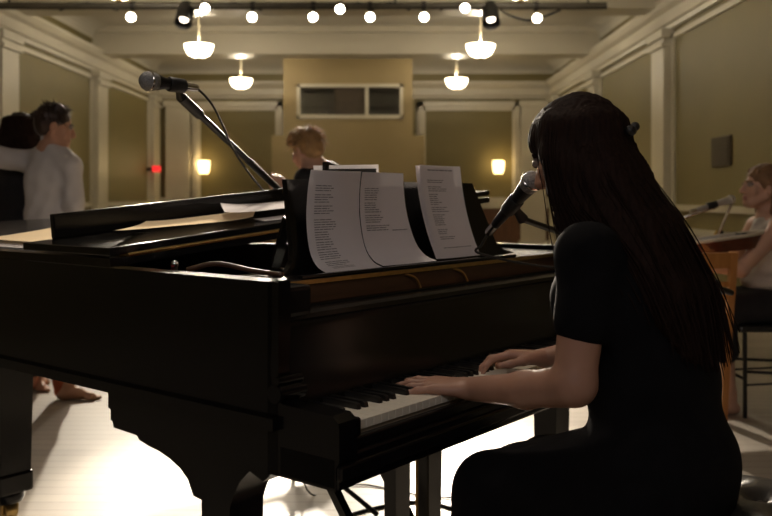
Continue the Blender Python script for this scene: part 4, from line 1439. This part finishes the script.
rad = [.016, .021, .023, .024, .025, .020]
for gi, g in enumerate(guides):
    fr = gi in (0, 9)
    H.chain(g, [r * (.62 if fr else 1) * (.95 if i < 4 else .85) for i, r in enumerate(rad)], .022)
for a, b in zip(guides[2:7], guides[3:8]):
    H.chain([(p + q) / 2 for p, q in zip(a, b)], [r * 1.1 for r in rad], .03)
for i, gi in enumerate((0, 1)):
    a, b = guides[gi], guides[gi + 1]
    H.chain([(p + q) / 2 for p, q in zip(a, b)], [r * .8 for r in rad], .02)
    a, b = guides[9 - gi], guides[8 - gi]
    H.chain([(p + q) / 2 for p, q in zip(a, b)], [r * .8 for r in rad], .02)
H.ell(HC + R @ np.array((0, .085, -.035)), (.064, .072, .086), R, .01, cut=True)
def strands(X):
    a = np.arctan2(X[..., 0] - .55, X[..., 1] + .27)
    return .0012 * np.sin(a * 58 + 9 * X[..., 2]) + .0010 * np.sin(a * 121 + 4) + .0009 * np.sin(X[..., 0] * 210) * (X[..., 1] < -.3)
ho = H.build('hair', M['hair_dark'], sg, h=.0045, noise=strands, smooth_it=1)
mb = MB()
r_ = random.Random(2)
for i in range(420):
    f = .3 + r_.random() * (len(guides) - 1.6)
    gi = min(int(f), len(guides) - 2)
    w = f - gi
    pts = []
    n1 = np.array((r_.gauss(0, 1), r_.gauss(0, 1), 0)) * .004
    out = r_.uniform(.82, 1.16) if r_.random() < .9 else r_.uniform(1.15, 1.35)
    rr = [q * out for q in rad]
    for q in range(6):
        p = guides[gi][q] * (1 - w) + guides[gi + 1][q] * w
        c = np.array((.55, -.27 - .05 * max(0, q - 2), p[2]))
        d = p - c
        d[2] = .35 if q < 2 else 0
        d = d / (np.linalg.norm(d) + 1e-6)
        sc = .7 if min(f, 9 - f) < .6 else 1
        pts.append(p + d * rr[q] * sc + n1 * q * .7)
    ext = pts[-1] + (pts[-1] - pts[-2]) * r_.uniform(.0, .3)
    pts.append(ext)
    cv = bez(pts, 4)
    mb.tube(cv, [.0012] * (len(cv) - 3) + [.0009, .0006, .0003], 4, cap=False)
so = mb.build('loose_strands', M['hair_dark'], sg, smooth=True, fixn=False)
so['kind'] = 'stuff'
cp = np.array((.545, -.362, 1.287))
MB().ball(cp, (.016, .012, .012), 12).ball(cp + np.array((.018, -.002, .010)), (.012, .010, .010), 12).build('hair_clip', M['black_plastic'], sg, smooth=True)

# ---- standing people: helper for local axes (x right, y forward)
class Fr:
    def __init__(s, x, y, f):
        s.o = np.array((x, y, 0.0))
        f = np.array((*f, 0.0)) / np.hypot(*f)
        s.R = np.stack([np.array((f[1], -f[0], 0)), f, np.array((0, 0, 1.0))], 1)
    def __call__(s, x, y, z):
        return s.o + s.R @ np.array((x, y, z), float)
    def d(s, x, y, z):
        return s.R @ np.array((x, y, z), float)

def cap_hair(c, f, up, s, material, parent, back=.0, low=0.0, name='hair', fringe=True, bob=False, seed=1):
    R = frame3(f, up)
    H = Body()
    def q(x, y, z):
        return np.array(c) + R @ (np.array((x, y, z), float) * s)
    H.ell(q(0, -.022, .040), np.array((.081, .098, .088)) * s, R, .02)
    H.ell(q(0, -.060, -.005 + low), np.array((.070, .052, .060)) * s, R, .02)
    if fringe == 'swept':
        for x in (-.05, -.017, .017, .05):
            H.cone(q(x, .0, .105), q(x * 1.15, .052, .078), .022 * s, .010 * s, .014)
    elif fringe:
        for x in (-.045, -.015, .015, .045):
            H.cone(q(x, .035, .105), q(x * 1.1, .078, .075), .024 * s, .016 * s, .012)
    if bob:
        for k in range(9):
            a = PI * (.12 + .095 * k) + PI
            x, y = .082 * math.cos(a), -.02 + .088 * math.sin(a)
            H.chain([q(x * .9, y * .95, .07), q(x * 1.08, y * 1.05, -.02), q(x * 1.04, y * 1.02, -.12)], [.028 * s, .030 * s, .020 * s], .02)
    H.ell(q(0, .085, -.040), np.array((.062, .07, .085)) * s, R, .01, cut=True)
    if not bob:
        for sx in (-1, 1):
            H.ell(q(.082 * sx, .0, -.028), np.array((.022, .032, .040)) * s, R, .01, cut=True)
    ph = seed * 1.7
    def nz(X):
        return .0016 * np.sin(X[..., 0] * 190 + 50 * X[..., 2] + ph) + .0014 * np.sin(X[..., 1] * 170 + 40 * X[..., 2] + ph)
    return H.build(name, M[material], parent, h=.006, noise=nz, smooth_it=1)

def tufts(c, f, up, s, material, parent, n, ln, seed):
    R = frame3(f, up)
    r = random.Random(seed)
    mb = MB()
    for _ in range(n):
        a = r.uniform(0, 2 * PI)
        e = math.asin(r.uniform(-.25, 1))
        d = np.array((math.cos(e) * math.cos(a), math.cos(e) * math.sin(a), math.sin(e)))
        if d[1] > .55 and d[2] < .55:
            continue
        p = np.array((0, -.022, .040)) + d * np.array((.078, .094, .085))
        fl = np.array((r.gauss(0, .35), r.gauss(.25, .35), r.gauss(-.15, .3)))
        t1 = p + (d * .55 + fl * .6) * ln * .5
        t2 = p + (d * .75 + fl * 1.3 + np.array((0, 0, -.25))) * ln
        mb.tube(bez([c + R @ (q * s) for q in (p, t1, t2)], 3), [.0042, .004, .0036, .003, .0024, .0016, .0006], 5, cap=False)
    o = mb.build('hair_tufts', M[material], parent, smooth=True)
    o['kind'] = 'stuff'
    return o

def leg_skin(B, F, x, hip, knee, ank, toe, s=1.0):
    B.cone(F(*hip), F(*knee), .085 * s, .056 * s, .03)
    B.chain([F(*knee), F(*[(a * .65 + b * .35) for a, b in zip(knee, ank)]), F(*ank)], [.056 * s, .055 * s, .036 * s], .02)

def foot(B, heel, toe, s=1.0):
    heel, toe = np.array(heel, float), np.array(toe, float)
    d = toe - heel
    B.cone(heel + (0, 0, .032), heel + d * .45 + (0, 0, .040), .031 * s, .030 * s, .02)
    B.cone(heel + d * .4 + (0, 0, .036), heel + d * .82 + (0, 0, .022), .030 * s, .022 * s, .02)
    side = np.array((-d[1], d[0], 0)) / np.hypot(d[0], d[1])
    for k in range(5):
        b = heel + d * (.76 - .02 * abs(k - 1)) + side * (.028 - .014 * k) + (0, 0, .018)
        B.cone(b, b + d * (.25 - .035 * k) - np.array((0, 0, .006)), .0125 - .001 * k, .0105 - .001 * k, .006)
    B.cone(heel + d * .12 + (0, 0, .04), heel + d * .16 + (0, 0, .12), .036 * s, .034 * s, .03)

# ---- man in the white shirt, back to the camera, arm round the woman beside him
F = Fr(-1.90, 5.02, (.50, .87))
mn = thing('person', 'barefoot man in a white shirt seen from behind, head turned right', 'person', (-1.88, 5.02, 0))
B = Body()
hc = np.array((-1.872, 5.00, 1.545))
add_head(B, hc, (.90, .36, -.22), (0, 0, 1), 1.0)
B.cone(hc + (-.02, 0, -.06), F(.0, -.01, 1.40), .052, .056, .03)
B.chain([F(0, 0, 1.36), F(0, .01, 1.2), F(0, 0, 1.02), F(0, 0, .92)], [.10, .12, .11, .125], .06)
for s in (-1, 1):
    B.cone(F(.05 * s, 0, 1.36), F(.150 * s, 0, 1.300 if s > 0 else 1.335), .050, .048, .04)
    B.cone(F(.085 * s, 0, .90), F(.10 * s, .0, .50), .085, .055, .03)
RS = F(.172, -.01, 1.308)
RE, RW = np.array((-1.735, 4.91, 1.070)), np.array((-1.80, 5.16, .98))
B.chain([RS, RE, RW], [.052, .042, .028], .02)
add_hand(B, RW, (-.5, .6, -.5), (.5, .2, .6), +1, (25, 35, 25), 5, 1.0)
LS = F(-.185, 0, 1.345)
LE, LW = np.array((-2.29, 4.98, 1.385)), np.array((-2.47, 5.15, 1.33))
B.chain([LS, LE, LW], [.052, .043, .029], .02)
add_hand(B, LW, (-.35, .75, -.5), (-.6, .2, .75), -1, (20, 30, 20), 5, 1.0)
aR, aL = np.array((-1.80, 4.985, .10)), np.array((-2.085, 5.30, .10))
B.chain([F(.10, 0, .50), aR + (0, 0, .12), aR], [.055, .045, .036], .02)
B.chain([F(-.10, 0, .50), aL + (0, 0, .12), aL], [.055, .045, .036], .02)
foot(B, (-1.835, 4.99, 0), (-1.62, 4.965, 0), 1.0)
foot(B, (-2.11, 5.34, 0), (-2.00, 5.15, 0), 1.0)
B.build('body', [M['skin2'], M['lips'], M['eye'], M['brow_d']], mn, [
    ((None, None, 1.44), (None, None, None), .0048), ((None, None, .18), (None, None, 1.445), .009), ((None, None, None), (None, None, .185), .0045)])
S = Body()
S.chain([F(0, -.005, 1.345), F(0, -.01, 1.22), F(0, -.01, 1.06), F(0, -.005, .90)], [.105, .125, .120, .145], .06)
S.ell(F(0, -.005, 1.24), (.170, .112, .16), F.R, .05)
S.ell(F(0, -.005, .98), (.165, .125, .16), F.R, .05)
S.cone(F(0, -.012, 1.375), F(.01, -.005, 1.452), .072, .060, .03)
for s in (-1, 1):
    S.cone(F(.05 * s, 0, 1.385), F(.158 * s, 0, 1.318 if s > 0 else 1.350), .060, .064, .05)
S.chain([RS, RS * .15 + RE * .85, RE], [.058, .057, .050], .02)
S.chain([LS, LE, LE * .55 + LW * .45], [.066, .060, .052], .03)
S.ell(F(.01, .03, 1.50), (.058, .052, .050), None, .01, cut=True)
def shirt_n(X):
    return .0035 * np.sin(X[..., 2] * 44 + X[..., 0] * 30 + 2 * np.sin(X[..., 0] * 14)) * np.sin(X[..., 0] * 18 + X[..., 2] * 7) + .003 * np.sin(X[..., 0] * 75 - X[..., 2] * 22 + np.sin(X[..., 2] * 20)) * np.clip(1.6 - X[..., 2], 0, .5) * 2
S.build('shirt', M['shirt'], mn, h=.009, noise=shirt_n)
S = Body()
S.cone(F(.01, -.010, 1.425), F(.012, -.004, 1.478), .0675, .0645, .01)
S.ell(F(.012, .012, 1.505), (.059, .059, .06), None, .006, cut=True)
S.build('collar', M['shirt'], mn, h=.005)
T = Body()
T.ell(F(0, 0, .92), (.165, .125, .10), F.R, .05)
for s, a in ((1, aR), (-1, aL)):
    T.chain([F(.085 * s, 0, .88), F(.10 * s, 0, .50), a + (-.030, .01, .02), a + (-.040, .012, -.055)], [.105, .078, .052, .040], .03)
T.build('trousers', M['red_trouser'], mn, h=.009)
cap_hair(hc, (.90, .36, -.10), (0, 0, 1), 1.02, 'hair_brown', mn, fringe='swept', seed=2)
tufts(hc, (.90, .36, -.10), (0, 0, 1), 1.02, 'hair_brown', mn, 420, .026, 2)

# ---- woman in black beside him
F = Fr(-2.19, 5.26, (.1, 1))
wn = thing('person', 'woman in black with dark bobbed hair at the left edge, seen from behind', 'person', (-2.19, 5.26, 0))
B = Body()
hc = np.array((-2.165, 5.24, 1.515))
add_head(B, hc, (-.15, .98, -.1), (0, 0, 1), .97, True)
B.cone(hc + (0, -.01, -.06), F(0, 0, 1.34), .048, .054, .03)
B.chain([F(0, 0, 1.30), F(0, .02, 1.15), F(0, 0, .98), F(0, 0, .88)], [.085, .105, .095, .12], .05)
for s in (-1, 1):
    B.cone(F(.05 * s, 0, 1.31), F(.155 * s, 0, 1.285), .05, .05, .04)
    B.chain([F(.165 * s, 0, 1.28), F(.20 * s, -.02, 1.02), F(.17 * s, .12, .82)], [.047, .038, .025], .02)
    add_hand(B, F(.17 * s, .12, .82), F.d(-.1 * s, .5, -.8), F.d(.6 * s, .5, .2), s, (20, 25, 20), 5, .92)
    B.chain([F(.085 * s, 0, .86), F(.09 * s, .01, .48), F(.09 * s, -.02, .10)], [.085, .055, .034], .03)
    foot(B, F(.09 * s, -.05, 0), F(.11 * s, .17, 0), .9)
B.build('body', [M['skin2'], M['lips'], M['eye'], M['brow_d']], wn, [
    ((None, None, 1.36), (None, None, None), .0055), ((None, None, None), (None, None, 1.365), .009)])
S = Body()
S.chain([F(0, 0, 1.30), F(0, .01, 1.15), F(0, 0, .98), F(0, 0, .86)], [.10, .122, .112, .14], .05)
S.ell(F(0, .0, 1.18), (.17, .115, .16), F.R, .05)
S.ell(F(0, .0, .90), (.175, .135, .13), F.R, .05)
for s in (-1, 1):
    S.cone(F(.05 * s, 0, 1.32), F(.155 * s, 0, 1.29), .054, .058, .03)
    S.chain([F(.165 * s, 0, 1.28), F(.20 * s, -.02, 1.02), F(.185 * s, .06, .92)], [.058, .049, .042], .03)
S.ell(F(0, .02, 1.405), (.058, .06, .05), None, .01, cut=True)
S.build('top', M['black_cloth'], wn, h=.009)
T = Body()
T.ell(F(0, 0, .86), (.165, .13, .10), F.R, .05)
for s in (-1, 1):
    T.chain([F(.085 * s, 0, .84), F(.09 * s, .01, .48), F(.09 * s, -.02, .12)], [.10, .072, .055], .03)
T.build('trousers', M['dark_trouser'], wn, h=.009)
cap_hair(hc, (-.15, .98, 0), (0, 0, 1), 1.03, 'hair_dark', wn, bob=True, seed=3)

# ---- man with golden hair bending forward beyond the piano
F = Fr(-.22, 5.28, (-.72, .45))
gm = thing('person', 'golden-haired man bending forward beyond the piano, fist raised', 'person', (-.22, 5.28, 0))
B = Body()
hc = np.array((-.452, 5.02, 1.405))
hf = (-.62, .62, -.45)
add_head(B, hc, hf, (-.2, .2, 1), .98)
nk = np.array((-.375, 5.06, 1.27))
B.cone(hc + (.03, 0, -.05), nk, .054, .060, .03)
pv = np.array((-.15, 5.30, .93))
sp = [nk + (.02, .02, -.03), nk * .6 + pv * .4, pv]
B.chain(sp, [.10, .125, .13], .06)
rt = F.R[:, 0]
LSh, RSh = nk - rt * .175 + (.02, .02, -.03), nk + rt * .175 + (.03, .03, -.02)
B.cone(nk + (.02, 0, -.02), LSh, .06, .055, .04).cone(nk + (.02, 0, -.02), RSh, .06, .055, .04)
LW, RW = np.array((-.612, 4.96, 1.165)), np.array((-.62, 5.32, 1.05))
LE, RE = np.array((-.55, 4.93, 1.00)), np.array((-.40, 5.42, 1.00))
B.chain([LSh, LE, LW], [.052, .042, .028], .02).chain([RSh, RE, RW], [.052, .042, .028], .02)
add_hand(B, LW, (.05, .1, 1), (.2, -.95, .1), -1, (70, 85, 60), 2, 1.0, thumb=(30, 40))
add_hand(B, RW, (-.6, -.3, .4), (0, .3, 1), +1, (35, 45, 30), 4, 1.0)
for s in (-1, 1):
    hip = pv + rt * .09 * s
    ft = np.array((-.18, 5.30, 0)) + rt * .12 * s
    B.chain([hip, (hip + ft) / 2 + (-.04, .02, .03), ft + (0, 0, .1)], [.09, .058, .036], .03)
    foot(B, ft + (.03, 0, 0), ft + (-.18, .10, 0), 1.0)
B.build('body', [M['skin'], M['lips'], M['eye'], M['brow_l']], gm, [
    ((None, None, 1.22), (None, None, None), .0055), ((None, None, .18), (None, None, 1.225), .0075), ((None, None, None), (None, None, .185), .006)])
S = Body()
S.chain(sp, [.115, .142, .145], .06)
S.cone(nk + (.02, 0, -.02), LSh, .068, .064, .04).cone(nk + (.02, 0, -.02), RSh, .068, .064, .04)
S.chain([LSh, LE, LE * .6 + LW * .4], [.063, .055, .045], .02).chain([RSh, RE, RE * .6 + RW * .4], [.063, .055, .045], .02)
S.build('shirt', M['black_cloth'], gm, h=.009, noise=shirt_n)
T = Body()
T.ell(pv, (.16, .13, .12), F.R, .05)
for s in (-1, 1):
    hip = pv + rt * .09 * s
    ft = np.array((-.18, 5.30, 0)) + rt * .12 * s
    T.chain([hip, (hip + ft) / 2 + (-.04, .02, .03), ft + (0, 0, .1)], [.11, .078, .055], .04)
T.build('trousers', M['dark_trouser'], gm, h=.009)
cap_hair(hc, (-.62, .62, -.30), (-.2, .2, 1), 1.02, 'hair_gold', gm, seed=4)
tufts(hc, (-.62, .62, -.30), (-.2, .2, 1), 1.02, 'hair_gold', gm, 420, .034, 4)

# ---- blonde woman seated at the right, in profile
F = Fr(2.08, 4.76, (-1, -.06))
bw = thing('person', 'seated blonde woman in profile at the right edge, pale blouse and black skirt', 'person', (2.08, 4.76, 0))
B = Body()
hc = np.array((2.018, 4.75, 1.196))
add_head(B, hc, (-.98, -.08, .10), (.05, 0, 1), .98, True)
nk = np.array((2.085, 4.76, 1.04))
B.cone(hc + (.03, 0, -.06), nk, .045, .052, .03)
B.chain([nk + (.0, 0, -.02), (2.10, 4.76, .88), (2.12, 4.76, .70), (2.12, 4.76, .56)], [.085, .105, .10, .13], .05)
LS, RS = np.array((2.045, 4.585, .985)), np.array((2.07, 4.935, .985))
B.cone(nk + (0, 0, -.02), LS, .055, .048, .04).cone(nk + (0, 0, -.02), RS, .055, .048, .04)
LE, LW = np.array((1.81, 4.50, .775)), np.array((1.62, 4.50, .79))
RE, RW = np.array((1.93, 4.98, .75)), np.array((1.70, 4.88, .80))
B.chain([LS, LE, LW], [.048, .038, .026], .025).chain([RS, RE, RW], [.048, .038, .026], .025)
add_hand(B, LW, (-1, .12, .0), (.0, -.3, 1), -1, (20, 30, 20), 5, .92)
add_hand(B, RW, (-1, -.2, .0), (.0, .1, 1), +1, (20, 30, 20), 5, .92)
for s in (-1, 1):
    B.chain([F(.09 * s, -.06, .575), F(.10 * s, .33, .545), F(.10 * s, .28, .10)], [.085, .058, .036], .03)
    foot(B, F(.10 * s, .25, 0), F(.11 * s, .46, 0), .9)
B.build('body', [M['skin'], M['lips'], M['eye'], M['brow_l']], bw, [
    ((None, None, 1.06), (None, None, None), .0045), ((None, None, .12), (None, None, 1.065), .0075), ((None, None, None), (None, None, .125), .006)])
S = Body()
S.chain([nk + (.0, 0, -.04), (2.10, 4.76, .88), (2.115, 4.76, .72)], [.095, .122, .135], .05)
S.ell((2.09, 4.76, .885), (.115, .165, .13), None, .05)
S.ell((2.08, 4.76, .69), (.155, .175, .07), None, .04)
S.cone(nk + (0, 0, -.025), LS + (.015, .02, 0), .058, .056, .03).cone(nk + (0, 0, -.025), RS + (.015, -.02, 0), .058, .056, .03)
S.ell(nk + (-.02, 0, .055), (.062, .07, .06), None, .01, cut=True)
S.build('blouse', M['blouse'], bw, h=.008, noise=lambda X: .005 * np.sin(X[..., 2] * 60 + X[..., 1] * 40) * np.sin(X[..., 0] * 55 + X[..., 1] * 30))
T = Body()
T.ell((2.11, 4.76, .575), (.17, .19, .095), None, .05)
for s in (-1, 1):
    T.chain([F(.09 * s, .0, .575), F(.105 * s, .33, .545), F(.11 * s, .31, .34)], [.10, .074, .074], .05)
T.chain([F(0, .05, .575), F(0, .33, .545), F(0, .31, .34)], [.09, .07, .07], .06)
T.build('skirt', M['black_cloth'], bw, h=.009)
cap_hair(hc, (-.98, -.08, .2), (.05, 0, 1), 1.03, 'hair_blond', bw, bob=True, fringe='swept', seed=6)
